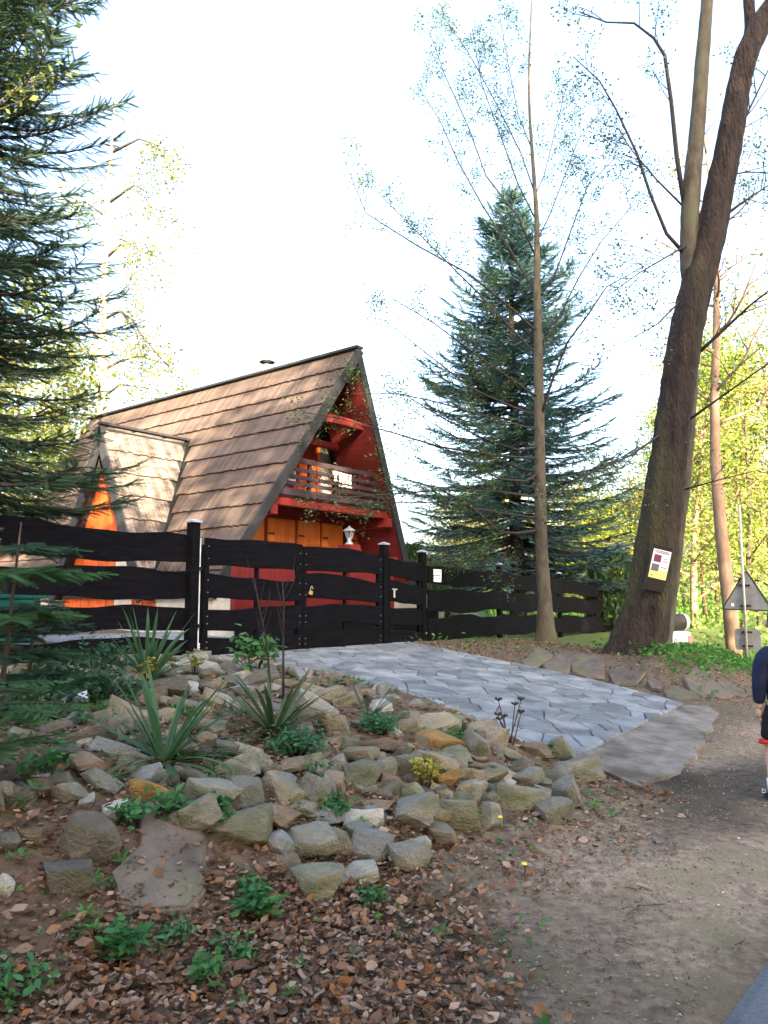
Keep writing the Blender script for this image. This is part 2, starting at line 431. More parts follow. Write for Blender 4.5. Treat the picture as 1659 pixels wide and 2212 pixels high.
# ------------------------------------------------------------------ stones
def stone_mesh(seed, flat=1.0, col=(.3, .3, .27)):
    r = random.Random(seed); bm = bmesh.new()
    bmesh.ops.create_cube(bm, size=1.0)
    for k in range(r.randint(8, 12)):
        d = Vector((r.gauss(0, 1), r.gauss(0, 1), r.gauss(0, .8))).normalized()
        off = r.uniform(.27, .47)
        g = bm.verts[:] + bm.edges[:] + bm.faces[:]
        res = bmesh.ops.bisect_plane(bm, geom=g, plane_co=d * off, plane_no=d, clear_outer=True)
        ed = [e for e in res['geom_cut'] if isinstance(e, bmesh.types.BMEdge)]
        if ed: bmesh.ops.contextual_create(bm, geom=ed)
    bmesh.ops.remove_doubles(bm, verts=bm.verts[:], dist=.03)
    bmesh.ops.bevel(bm, geom=bm.edges[:], offset=.02, segments=2, affect='EDGES', profile=.5)
    bmesh.ops.triangulate(bm, faces=bm.faces[:])
    bmesh.ops.subdivide_edges(bm, edges=[e for e in bm.edges if e.calc_length() > .28], cuts=1)
    bmesh.ops.triangulate(bm, faces=bm.faces[:])
    off = Vector((seed * 3.1, seed * 1.7, 0))
    for v in bm.verts:
        n = mnoise.noise(v.co * 2.5 + off) * .05 + mnoise.noise(v.co * 7 + off) * .022
        v.co += v.co.normalized() * n
    bmesh.ops.recalc_face_normals(bm, faces=bm.faces[:])
    me = bpy.data.meshes.new('stone'); bm.to_mesh(me); bm.free()
    a = me.attributes.new('Col', 'FLOAT_COLOR', 'POINT')
    a.data.foreach_set('color', np.tile(np.array(col + (1,), dtype=np.float32), len(me.vertices)))
    me.polygons.foreach_set('use_smooth', np.ones(len(me.polygons), dtype=bool))
    me.set_sharp_from_angle(angle=R(38))
    return me
PAL = dict(g=(.185, .178, .150), t=(.225, .190, .140), p=(.31, .295, .265), o=(.30, .185, .070), d=(.115, .102, .085), b=(.180, .136, .100),
           v=(.168, .168, .122), w=(.44, .43, .40), u=(.175, .185, .188))
BANK = {}
def stone(u, v, w, h, c, seed, name='stone', parent=rockery, flatten=.75, rz=None, tiltx=0.0, sink=.22):
    g = G(u, v + h * .38); Y = g[1]
    wm = w * Y / F * 1.18; hm = h * Y / F * 1.08
    key = (c, seed % 15)
    if key not in BANK: BANK[key] = stone_mesh(100 + seed % 15 * 13 + ord(c), col=PAL[c])
    r = random.Random(seed * 7 + 1)
    zz = hm * (.95 if h > w * .7 else 1.05)
    sc = (wm * 1.08, min(wm, max(hm * 1.2, wm * .65)) * r.uniform(.9, 1.1), zz)
    o = link(name, BANK[key], M_ROCK, parent)
    o.location = (g[0], g[1] + sc[1] * .2, g[2] + zz * (.5 - sink))
    o.rotation_euler = (r.uniform(-.5, .25) + tiltx, r.uniform(-.38, .38), r.choice((0, 3.14)) + r.uniform(-.7, .7) if rz is None else rz)
    o.scale = sc
    return o
def c5(x, y): return x * .5, y * .5 + 1382.6
def c6(x, y): return x * .5 + 604.9, y * .5 + 1382.6
L5 = [(240, 625, 150, 110, 'g'), (290, 672, 160, 100, 'g'), (365, 560, 130, 80, 'b'), (650, 745, 145, 60, 'v'), (810, 795, 190, 125, 'g'), (880, 690, 235, 135, 'g'),
      (1030, 675, 175, 165, 'g'), (1365, 680, 155, 165, 'g'), (1205, 775, 130, 125, 'b'), (1225, 890, 105, 115, 'u'), (1340, 890, 155, 150, 'g'), (1470, 885, 100, 145, 'g'),
      (1540, 1035, 185, 85, 'p'), (1255, 985, 100, 95, 'd'), (510, 300, 155, 85, 't'), (770, 212, 165, 62, 't'), (868, 220, 150, 50, 'b'), (1050, 225, 150, 58, 'p'), (920, 275, 115, 70, 't'),
      (815, 297, 125, 62, 'g'), (975, 268, 66, 62, 'p'), (540, 365, 145, 105, 'g'), (415, 348, 110, 66, 'v'), (868, 378, 155, 95, 'g'), (385, 430, 185, 95, 'd'), (470, 490, 175, 85, 'u'),
      (605, 350, 100, 85, 't'), (1020, 570, 150, 95, 'g'), (1130, 562, 105, 62, 't'), (850, 612, 180, 62, 'g'), (600, 612, 165, 72, 'u'), (1085, 500, 115, 64, 'p'), (1380, 300, 155, 80, 'p'),
      (1450, 252, 125, 84, 't'), (1440, 375, 165, 92, 't'), (1535, 240, 85, 68, 'b'), (560, 215, 120, 45, 'b'), (700, 265, 90, 50, 't'), (1160, 215, 110, 50, 'p'), (640, 265, 100, 55, 'b'),
      (960, 185, 120, 45, 'd'), (1120, 170, 120, 50, 'd'), (800, 180, 100, 40, 'g'), (1250, 195, 100, 40, 't'), (1340, 215, 110, 50, 't'), (360, 135, 110, 45, 'g'), (370, 205, 100, 50, 'u'),
      (560, 520, 110, 70, 'g'), (790, 480, 130, 60, 'g'), (960, 470, 120, 60, 'g'), (880, 320, 60, 75, 't'), (690, 340, 110, 80, 't'), (1030, 300, 80, 55, 't'), (1290, 410, 100, 60, 'b'),
      (730, 610, 70, 60, 'd'), (420, 620, 150, 60, 'g'), (1240, 555, 130, 50, 't'), (290, 500, 150, 80, 'd'), (1130, 320, 90, 60, 't'), (240, 380, 100, 60, 'd'), (980, 740, 90, 60, 'v'),
      (540, 960, 0, 0, 'g'), (40, 880, 80, 90, 'd'), (20, 1075, 60, 90, 'p'), (130, 860, 90, 70, 'b'), (730, 715, 60, 40, 'p'), (1060, 1000, 90, 40, 'v'), (600, 215, 90, 40, 't')]
L6 = [(445, 565, 115, 95, 'g'), (550, 540, 110, 125, 'g'), (330, 512, 155, 85, 't'), (340, 592, 165, 135, 'v'), (680, 545, 140, 80, 't'), (730, 535, 125, 62, 'g'), (760, 500, 135, 72, 'v'),
      (862, 475, 100, 130, 'g'), (850, 552, 90, 66, 't'), (940, 560, 115, 54, 'g'), (1050, 552, 100, 84, 'd'), (890, 600, 160, 50, 'g'), (1030, 608, 150, 50, 'g'), (830, 655, 115, 84, 'p'), (957, 628, 88, 50, 'p'),
      (927, 692, 105, 74, 'g'), (1060, 695, 165, 120, 'v'), (1140, 652, 64, 54, 'p'), (1205, 745, 130, 115, 'g'), (1236, 672, 95, 115, 'g'), (1285, 575, 175, 84, 'g'), (1205, 602, 135, 72, 'g'),
      (560, 765, 160, 135, 'g'), (395, 732, 155, 74, 'b'), (570, 662, 145, 112, 'v'), (705, 858, 125, 92, 't'), (582, 887, 122, 62, 'p'), (590, 965, 160, 112, 'g'), (320, 838, 115, 74, 'g'),
      (905, 762, 95, 112, 'g'), (670, 372, 235, 72, 't'), (700, 440, 205, 62, 'o'), (940, 432, 115, 72, 't'), (440, 462, 135, 62, 'b'), (1000, 505, 110, 50, 'g'), (640, 715, 90, 60, 't'),
      (720, 610, 90, 60, 'o'), (690, 660, 100, 60, 't'), (790, 690, 80, 60, 'b'), (240, 440, 110, 60, 'b'), (230, 640, 110, 110, 'b'), (480, 620, 80, 60, 'b'), (1110, 480, 100, 60, 'b'), (880, 655, 60, 44, 'g'),
      (560, 375, 90, 70, 't'), (300, 260, 110, 70, 't'), (380, 235, 80, 50, 'b'), (1110, 610, 90, 40, 'v'), (860, 400, 130, 50, 't')]
k = 0
for lst, cf in ((L5, c5), (L6, c6)):
    for x, y, w, h, c in lst:
        if w == 0: continue
        k += 1; u, v = cf(x, y); stone(u, v, w * .5, h * .5, c, k)
rs = random.Random(21); rub_v, rub_f, rub_c, rub_n = [], [], [], 0
for i in range(560):                                 # stones filling the gaps; the small ones are one mass of rubble
    up_ = i < 75
    s = rs.uniform(1.0, 6.0) if up_ else rs.uniform(1.5, 6.1); n = rs.uniform(5.2, 8.4) if up_ else 2.95 + 4.6 * rs.random() ** 1.3
    if s < 3.0 and n < 3.75: continue
    x, y = xy(s, n); c = rs.choice('gtbgudtg' if up_ else 'gtbgvdpu'); w = rs.uniform(.14, .34) if up_ else rs.uniform(.06, .19)
    key = (c, i % 15)
    if key not in BANK: BANK[key] = stone_mesh(100 + i % 15 * 13 + ord(c), col=PAL[c])
    loc = Vector((x, y, H(x, y) + w * .08)); rot = Matrix.Rotation(rs.uniform(0, 6), 3, 'Z') @ Matrix.Rotation(rs.uniform(-.35, .35), 3, 'X') @ Matrix.Rotation(rs.uniform(-.35, .35), 3, 'Y'); sc_ = Vector((w * 1.3, w, w * (.55 if up_ else .68)))
    if w > .158:
        o = link('stone', BANK[key], M_ROCK, rockery); o.location = loc; o.scale = sc_; o.rotation_euler = rot.to_euler()
    else:
        me = BANK[key]; co = np.zeros(len(me.vertices) * 3); me.vertices.foreach_get('co', co); co = co.reshape(-1, 3) * np.array(sc_) @ np.array(rot).T + np.array(loc)
        fi = np.zeros(len(me.loops), dtype=np.int32); me.loops.foreach_get('vertex_index', fi)
        rub_v.append(co); rub_f.append(fi.reshape(-1, 3) + rub_n); rub_n += len(co); rub_c.append(np.tile(np.array(PAL[c]) * rs.uniform(.75, 1.2), (len(co), 1)))
o = link('rubble', npmesh('rubble', np.concatenate(rub_v), np.concatenate(rub_f), np.concatenate(rub_c)), M_ROCK, rockery); tag(o, kind='stuff')
def bigstone(x, y, w, h, c, seed, label, cf=c5, **kw):
    u, v = cf(x, y); o = stone(u, v, w * .5, h * .5, c, seed, name='rock', parent=None, **kw)
    return tag(o, label, 'rock', 'loose rocks of the rock garden')
bigstone(635, 672, 165, 105, 'o', 201, 'ochre yellow rock in front of the lower yucca')
bigstone(500, 735, 105, 92, 'w', 202, 'small off-white angular rock left of the ochre yellow rock')
bigstone(1195, 645, 195, 115, 't', 203, 'smooth tan brown rounded rock in the middle of the rock garden')
bigstone(1040, 840, 195, 135, 'v', 204, 'olive triangular rock just right of the big dark slab')
bigstone(1355, 1065, 180, 155, 'v', 205, 'mossy olive triangular rock lowest of the rock garden among dead leaves')
bigstone(1590, 915, 160, 155, 'u', 206, 'large blue-grey block below the white topped flat rock')
bigstone(1575, 790, 165, 84, 'w', 207, 'white topped flat rock lying on the large blue-grey block')
bigstone(770, 765, 205, 145, 'v', 208, 'biggest faceted olive grey boulder near the dandelions', cf=c6)
bigstone(1200, 482, 110, 104, 'v', 209, 'upright mossy rock beside the lower corner of the paved driveway', cf=c6)
bigstone(345, 865, 235, 215, 'd', 210, 'dark brown grey block left of the big slab')
bigstone(270, 1040, 235, 150, 'd', 211, 'dark flat rock with moss at the lower left')

# the big dark slab: an irregular plate leaning on the bank
out = [(300, 1785), (330, 1768), (392, 1790), (440, 1810), (444, 1860), (440, 1905), (443, 1950), (405, 1988), (330, 1990), (255, 1980), (245, 1930), (235, 1905), (300, 1845)]
pl = [G(u, v) for u, v in out]
cn_ = np.mean(pl, axis=0); nrm = Vector((.28, -.42, .86)).normalized()
bm = bmesh.new(); vs = []
A = np.c_[np.array(pl)[:, :2], np.ones(len(pl))]; cf_, *_ = np.linalg.lstsq(A, np.array(pl)[:, 2], rcond=None)
for p in pl: vs.append(bm.verts.new((p[0], p[1], cf_[0] * p[0] + cf_[1] * p[1] + cf_[2] + .05)))
f = bm.faces.new(vs)
ex = bmesh.ops.extrude_face_region(bm, geom=[f])
for v in [g for g in ex['geom'] if isinstance(g, bmesh.types.BMVert)]: v.co += Vector((.01, .02, -.11))
bmesh.ops.recalc_face_normals(bm, faces=bm.faces[:])
bmesh.ops.bevel(bm, geom=bm.edges[:], offset=.012, segments=2, affect='EDGES')
bmesh.ops.triangulate(bm, faces=bm.faces[:])
for _ in range(3): bmesh.ops.subdivide_edges(bm, edges=[e for e in bm.edges if e.calc_length() > .07], cuts=1); bmesh.ops.triangulate(bm, faces=bm.faces[:])
for v in bm.verts: v.co.z += mnoise.noise(v.co * 9) * .008 + mnoise.noise(v.co * 22) * .004
me = bpy.data.meshes.new('stone_slab'); bm.to_mesh(me); bm.free()
o = link('stone_slab', me, M_SLAB); tag(o, 'big dark flat stone slab leaning on the bank above the leaf litter', 'stone slab')

# flat retaining slabs on the bank right of the driveway
slabs = [[(1122, 1432), (1165, 1400), (1178, 1408), (1195, 1420), (1150, 1448), (1130, 1442)], [(1165, 1440), (1205, 1415), (1240, 1412), (1228, 1455), (1185, 1458)],
         [(1232, 1418), (1262, 1412), (1305, 1428), (1303, 1468), (1262, 1470), (1230, 1452)], [(1310, 1460), (1340, 1440), (1398, 1450), (1375, 1482), (1325, 1482)],
         [(1395, 1480), (1412, 1470), (1432, 1478), (1425, 1496), (1402, 1492)], [(1432, 1500), (1450, 1488), (1500, 1498), (1508, 1512), (1462, 1515), (1436, 1510)],
         [(1470, 1470), (1492, 1452), (1530, 1468), (1590, 1500), (1572, 1512), (1515, 1508), (1492, 1495)], [(1488, 1452), (1500, 1445), (1537, 1456), (1532, 1468), (1505, 1462)],
         [(1545, 1475), (1560, 1474), (1620, 1500), (1606, 1508), (1562, 1496)]]
for sl in slabs:
    pl = [G(u, v) for u, v in sl]; m = MB(); c = np.mean(pl, axis=0)
    nv_ = np.array((.05, -.18, .10)); top = [np.array(p) + nv_ * .14 for p in pl]
    inner = [m.vert(t + (c - p) * .07 + np.array((0, -.01, .025))) for t, p in zip(top, pl)]
    outer = [m.vert(t) for t in top]; low = [m.vert(np.array(p) - np.array((0, -.05, .12))) for p in pl]
    n_ = len(pl); m.f.append(inner)
    for i in range(n_):
        j = (i + 1) % n_; m.f.append([outer[i], outer[j], inner[j], inner[i]]); m.f.append([low[i], low[j], outer[j], outer[i]])
    me = m.mesh('retaining_stone'); bm = bmesh.new(); bm.from_mesh(me); bmesh.ops.recalc_face_normals(bm, faces=bm.faces[:])
    bmesh.ops.triangulate(bm, faces=bm.faces[:])
    for _ in range(2): bmesh.ops.subdivide_edges(bm, edges=[e for e in bm.edges if e.calc_length() > .14], cuts=1); bmesh.ops.triangulate(bm, faces=bm.faces[:])
    for v in bm.verts: v.co += Vector((mnoise.noise(v.co * 4), mnoise.noise(v.co * 4 + Vector((9, 0, 0))), mnoise.noise(v.co * 5 + Vector((0, 7, 0))))) * .035
    bm.to_mesh(me); bm.free()
    link('retaining_stone', me, M_SLAB, ground)

# ------------------------------------------------------------------ the A-frame house (local x along the gable, y back along the ridge)
TA = math.atan2(.78, .625)
house = empty('a_frame_house', (-1.18, 16.0, 0), TA)
tag(house, 'steep A-frame chalet with brown shingle roof, red gable and balcony behind the black fence', 'house')
HW, ZA, ZB, PROW, BACK = 3.0, 6.72, 1.72, .82, 9.3
LS = math.hypot(HW, ZA - ZB)
def slope_pt(side, q, y, lift=0.0):
    f = q / LS; nx_, nz_ = (ZA - ZB) / LS, HW / LS
    return (side * (HW * f + nx_ * lift), y, ZA - (ZA - ZB) * f + nz_ * lift)
def front(q): return -PROW * (1 - q / LS)
NC = 12
rf = random.Random(5)
for side, nm in ((-1, 'roof_slope'), (1, 'roof_slope')):
    m = MB()
    m.prism([slope_pt(side, 0, front(0) + .05), slope_pt(side, LS, front(LS) + .05), slope_pt(side, LS, BACK), slope_pt(side, 0, BACK)], (0, 0, -.09))
    base = m.build(nm, M_FASC, house)
    for i in range(NC):
        q0, q1 = i * LS / NC, (i + 1) * LS / NC + .035
        m = MB(); y = front(q0); yend = BACK + .05
        step = .095 if side < 0 else .6
        first = True
        ys = [None]
        n_sl = int((BACK + .05 - front((q0 + q1) / 2)) / step)
        for j in range(n_sl):
            w = step
            g0, g1 = .003, .003
            lift = rf.uniform(0, .010); br = rf.uniform(.72, 1.22); m.cc = (br * rf.uniform(.96, 1.05), br, br * rf.uniform(.93, 1.06))
            ya = [front(q0) + j * w if j == 0 else y, 0]
            f0, f1 = (front(q0), front(q1)) if j == 0 else (None, None)
            a0 = front(q0) + j * w + g0; a1 = front(q1) + j * w + g0
            # fan the first slats out so that they stay parallel to the ridge further back
            t = min(1, j / 12.0)
            yc = front((q0 + q1) / 2) + j * w
            a0 = a0 * (1 - t) + yc * t + g0; a1 = a1 * (1 - t) + yc * t + g0
            t2 = min(1, (j + 1) / 12.0); yc2 = yc + w
            b0 = (front(q0) + (j + 1) * w) * (1 - t2) + yc2 * t2 - g1; b1 = (front(q1) + (j + 1) * w) * (1 - t2) + yc2 * t2 - g1
            dq = rf.uniform(-.012, .012)
            lo, hi = .012, .055 + lift
            ps = [slope_pt(side, q0, a0, lo), slope_pt(side, q0, b0, lo), slope_pt(side, q1 + dq, b1, hi), slope_pt(side, q1 + dq, a1, hi)]
            pb_ = [slope_pt(side, q0, a0, -.01), slope_pt(side, q0, b0, -.01), slope_pt(side, q1 + dq, b1, .0), slope_pt(side, q1 + dq, a1, .0)]
            if side > 0: ps = ps[::-1]; pb_ = pb_[::-1]
            ids = [m.vert(p) for p in ps]; idb = [m.vert(p) for p in pb_]
            m.f.append(ids)
            for k in range(4): m.f.append([idb[k], idb[(k + 1) % 4], ids[(k + 1) % 4], ids[k]])
        m.build('shingle_course', M_SHING, base, col=True)
# ridge cap and fascias
m = MB(); m.bar((0, -PROW - .06, ZA + .05), (0, BACK + .05, ZA + .05), .20, .05); m.build('ridge_cap', M_FASC, house)
for side in (-1, 1):
    m = MB()
    a = Vector(slope_pt(side, -.03, -PROW - .05, .05)); b = Vector(slope_pt(side, LS + .05, -.05, .05))
    inn = Vector((-side * (ZA - ZB) / LS, 0, -HW / LS)) * .19
    m.prism([a, b, b + inn, a + inn * 1.0], (0, .05, 0))
    m.build('fascia_board', M_FASC, house)
    m = MB()
    a = Vector(slope_pt(side, .5, front(.5) + .005, .0)); b = Vector(slope_pt(side, LS, .005, .0))
    m.prism([a + inn * .35, b + inn * .35, b + inn * .75, a + inn * .75], (0, 1.2, 0))
    m.build('soffit', M_SOFF, house)
# gable wall (set back 1 m), ground floor panels
def hw(z): return HW * (ZA - z) / (ZA - ZB)
WY = 1.0
m = MB(); zs = 3.5
m.prism([(-hw(ZB) + .12, WY, ZB), (hw(ZB) - .12, WY, ZB), (hw(zs) - .12, WY, zs), (-hw(zs) + .12, WY, zs)], (0, .12, 0)); m.build('lower_wall', M_RED, house)
m = MB()
m.prism([(-hw(zs) + .12, WY + .002, zs + .002), (hw(zs) - .12, WY + .002, zs + .002), (0, WY + .002, ZA - .2)], (0, .12, 0)); m.build('gable_wall', M_RED, house)
for i in range(15):                                   # cover battens of the gable boarding
    x = -1.75 + i * .25; z1 = ZA - .28 - abs(x) * (ZA - ZB) / HW
    if z1 > zs + .25: m = MB(); m.bb(x - .018, x + .018, WY - .016, WY + .004, zs + .02, z1 - .06); m.build('batten', M_RED, house)
def panel(x0, x1, z0, z1, mat, nm, th=.05, wy=WY):
    m = MB(); m.bb(x0, x1, wy - th, wy + .01, z0, z1); return m.build(nm, mat, house, bevel=.008)
for x0, x1, nm in ((-.80, .0, 'door'), (.08, .78, 'door'), (.84, 1.54, 'shutter'), (1.83, 2.30, 'shutter')):
    d = panel(x0, x1, ZB + .02, 3.30, M_ORNG, nm)
    w = (x1 - x0) / 4
    for k in range(4):
        m = MB(); m.bb(x0 + k * w + .0025, x0 + (k + 1) * w - .0025, WY - .060, WY - .05, ZB + .06, 3.26); m.build('plank', M_ORNG, d)
    for zz in (2.95, 2.1):
        m = MB(); m.bb(x0 + .03, x0 + .20, WY - .073, WY - .060, zz, zz + .035); m.build('strap_hinge', M_IRON, d)
    if nm == 'door' and x0 < -.5:
        m = MB(); m.bb(x1 - .10, x1 - .04, WY - .080, WY - .060, 2.55, 2.80); m.bar((x1 - .20, WY - .11, 2.72), (x1 - .05, WY - .11, 2.72), .02, .025); m.bb(x1 - .09, x1 - .05, WY - .12, WY - .085, 2.70, 2.74)
        m.build('door_handle', M_IRON, d)
w = panel(1.58, 1.80, 2.2, 3.25, M_DARK, 'dark_window', .03)
panel(-1.55, -.86, ZB + .05, 3.28, M_ORNG, 'wall_board', .03)
# upper glazing
d = panel(.72, 1.18, 3.72, 5.05, M_ORNG, 'balcony_door', .04)
m = MB(); m.bb(.765, 1.135, WY - .052, WY - .041, 3.82, 5.0); m.build('glass_pane', M_GLASS, d)
m = MB()
for k in range(9): m.bb(.78 + k * .038, .80 + k * .038, WY - .060, WY - .0525, 3.84, 4.55)
m.build('curtain', pmat('grey_curtain', (.22, .22, .21), (.34, .34, .32), 6, .9, 0), d)
d = panel(-.62, .02, 4.15, 4.85, M_WHITE, 'window', .04)
m = MB(); m.bb(-.58, -.02, WY - .052, WY - .041, 4.19, 4.81); m.build('glass_pane', M_GLASS, d)
panel(.12, .66, 3.72, 4.7, M_DORM, 'orange_lit_panel', .03)  # orange colour stands in for sunlight falling on this wall panel
m = MB(); m.bb(1.24, 1.30, WY - .07, WY - .0, 3.7, 5.1); m.build('door_post', M_ORNG, house)
# collar beams under the overhang
for z, y, t in ((5.30, -.30, .17), (4.98, .55, .14)):
    m = MB(); w_ = hw(z) - .10; m.bb(-w_, w_, y - .07, y + .07, z - t / 2, z + t / 2); m.build('collar_beam', M_RED, house, bevel=.01)
# balcony
BY = -.22; zf = 3.62
m = MB(); w_ = hw(zf) - .12; m.bb(-w_, w_, BY - .02, WY - .07, zf - .05, zf + .03); m.build('balcony_floor', M_RAIL, house)
m = MB(); w_ = hw(3.48) - .10; m.bb(-w_, w_, BY + .02, BY + .16, 3.40, 3.568); m.build('balcony_beam', M_RED, house, bevel=.01)
for x in (-1.75, 1.75):
    m = MB(); m.bb(x - .09, x + .09, BY - .05, WY - .07, 3.20, 3.395); m.build('bracket_beam', M_RED, house, bevel=.01)
rail = MB(); w_ = hw(3.7) - .15; rail.bb(-w_, w_, BY - .06, BY - .022, 3.60, 3.74); rl = rail.build('railing', M_RAIL, house)
for z, t in ((4.31, .09), (4.13, .075), (3.98, .075), (3.85, .075)):
    m = MB(); w_ = hw(z) - .14; m.bb(-w_, w_, BY - .045, BY - .01, z - t / 2, z + t / 2); m.build('rail', M_RAIL, rl)
for x in (-1.42, -.75, .0, .75, 1.42):
    m = MB(); m.bb(x - .035, x + .035, BY - .008, BY + .05, 3.66, 4.30 if abs(x) < 1.2 else 4.1); m.build('baluster_post', M_RAIL, rl)
# terrace, parapet, plinth
m = MB(); m.bb(-HW + .12, HW - .12, -.95, BACK - .2, .5, ZB); m.build('plinth', M_PLINTH, house)
par = MB(); par.bb(-3.3, .95, -1.02, -.90, ZB - .30, 2.40); pp = par.build('terrace_parapet', M_RED, house)
m = MB(); m.bb(-3.36, 1.02, -1.07, -.85, 2.40, 2.47); m.build('parapet_cap', M_RED, pp)
m = MB(); m.bb(-3.25, 2.6, -.99, -.955, .5, ZB - .302); m.build('terrace_void_panel', M_DARK, house)  # added dark panel: gloom of the void under the terrace put into its colour
for i in range(5):
    x = -3.1 + i * .75
    m = MB(); m.bb(x, x + .55, -1.032, -1.018, 1.72, 1.95); m.build('parapet_panel', M_SOFF, pp)
m = MB(); m.bb(-.55, -.25, -1.12, -.80, 1.3, 2.66); m.build('parapet_pillar', M_RED, pp)
m = MB(); m.bb(-HW + .3, HW - .3, BACK - .35, BACK - .2, ZB, 3.0); m.prism([(-hw(3.) + .12, BACK - .2, 3.), (hw(3.) - .12, BACK - .2, 3.), (0, BACK - .2, ZA - .2)], (0, -.1, 0)); m.build('rear_wall', M_RED, house)
# flue
m = MB(); m.tube([(.9, 2.9, 5.0), (.9, 2.9, 7.33)], .10, 12); fl = m.build('flue', M_WHITE, house, smooth=True)
m = MB(); m.lathe([(.02, .0), (.20, .02), (.18, .04), (.02, .06)], 16, (.9, 2.9, 7.38)); m.build('flue_cowl', M_IRON, fl)
# dormer
DY, DZ, DS, DX = 3.45, 5.14, 2.03, -2.90
def dw(z): return (DZ - z) / DS
def mainx(z): return -hw(z)
DL = math.hypot(DZ - ZB, dw(ZB))
for side in (-1, 1):                                   # -1 faces the road side of the ridge (seen), +1 the far side
    m = MB()
    zb_ = ZB - .1
    m.prism([(-3.13, DY, DZ), (mainx(DZ) + .12, DY, DZ), (mainx(zb_) + .12, DY + side * dw(zb_), zb_), (-3.13, DY + side * dw(zb_), zb_)], (0, -side * .07, -.04))
    dr = m.build('dormer_roof', M_FASC, house)
    ncz = 7
    for i in range(ncz):
        z0 = DZ - i * (DZ - ZB) / ncz; z1 = DZ - (i + 1) * (DZ - ZB) / ncz
        x = -3.17
        while x < mainx(z1) + .02:
            wd_ = rf.uniform(.07, .12)
            if side > 0: wd_ = .6
            xm = x + wd_
            lim0, lim1 = mainx(z0) + .03, mainx(z1) + .03
            xa0, xb0, xa1, xb1 = x + .004, xm - .004, x + .004, xm - .004
            xb0 = min(xb0, lim0 + .3); 
            if x > lim0 + .2 and x > lim1: break
            m = MB(); dz_ = rf.uniform(-.02, .02); lift = rf.uniform(.05, .068)
            nrm_ = Vector((0, side * DS, 1)).normalized()
            def pt(xx, z, l): return Vector((xx, DY + side * dw(z), z)) + nrm_ * l
            ps = [pt(xa0, z0, .012), pt(xb0, z0, .012), pt(xb1, z1 - .03 + dz_, lift), pt(xa1, z1 - .03 + dz_, lift)]
            pb_ = [pt(xa0, z0, 0), pt(xb0, z0, 0), pt(xb1, z1 - .03 + dz_, .012), pt(xa1, z1 - .03 + dz_, .012)]
            if side < 0: ps = ps[::-1]; pb_ = pb_[::-1]
            ids = [m.vert(p) for p in ps]; idb = [m.vert(p) for p in pb_]
            m.f.append(ids)
            for k in range(4): m.f.append([idb[k], idb[(k + 1) % 4], ids[(k + 1) % 4], ids[k]])
            m.build('shingle', M_WEATH, dr)
            x = xm
    m = MB(); a = Vector((-3.21, DY, DZ + .05)); b = Vector((-3.21, DY + side * dw(ZB - .1), ZB - .1)); inn = Vector((0, -side * .9, -.43)) * .22
    m.prism([a, b, b + inn, a + inn], (.05, 0, 0)); m.build('dormer_fascia', M_FASC, house)
    m = MB(); nrm_ = Vector((0, side * DS, 1)).normalized()
    a = Vector((mainx(DZ) - .02, DY, DZ)) + nrm_ * .09; b = Vector((mainx(ZB) - .02, DY + side * dw(ZB), ZB)) + nrm_ * .09
    m.bar(a, b, .13, .03, up=(-.6, side * .6, .5)); m.build('valley_board', M_SHING, house)
m = MB(); m.bar((-3.21, DY, DZ + .08), (mainx(DZ) + .1, DY, DZ + .08), .16, .05); m.build('dormer_ridge', M_FASC, house)
m = MB(); m.prism([(DX, DY - dw(1.2) + .1, 1.2), (DX, DY + dw(1.2) - .1, 1.2), (DX, DY, DZ - .15)], (.1, 0, 0)); dwall = m.build('dormer_wall', M_DORM, house)
for k in range(-4, 5):
    y = DY + k * .32; z1 = DZ - .35 - abs(k * .32) * DS
    if z1 > 1.6: m = MB(); m.bb(DX - .02, DX + .01, y - .02, y + .02, 1.25, z1); m.build('batten', M_DORM, dwall)
m = MB(); m.bb(DX - .03, DX + .005, DY - .95, DY - .36, 1.25, 2.35); m.build('pale_panel', M_PLINTH, dwall)

# lamp on the parapet pillar
def HP(x, y, z):
    c, s = math.cos(TA), math.sin(TA); return (-1.18 + c * x - s * y, 16 + s * x + c * y, z)
lamp = empty('lantern', HP(-.40, -.96, 2.66)); tag(lamp, 'small pewter grey lantern standing on the red terrace pillar', 'lantern')
m = MB(); m.lathe([(.09, 0), (.085, .02), (.05, .05), (.035, .10), (.05, .125)], 12); m.build('base', M_CAP, lamp, smooth=True)
m = MB(); m.lathe([(.045, .127), (.085, .27)], 6); m.build('glass', M_GLASS, lamp)
m = MB()
for k in range(6):
    a = 6.2832 * k / 6; m.bar((.047 * math.cos(a), .047 * math.sin(a), .125), (.089 * math.cos(a), .089 * math.sin(a), .275), .012, .012)
m.build('frame', M_CAP, lamp)
m = MB(); m.lathe([(.125, .272), (.115, .29), (.045, .335), (.02, .345), (.015, .37)], 12); m.build('cap', M_CAP, lamp)

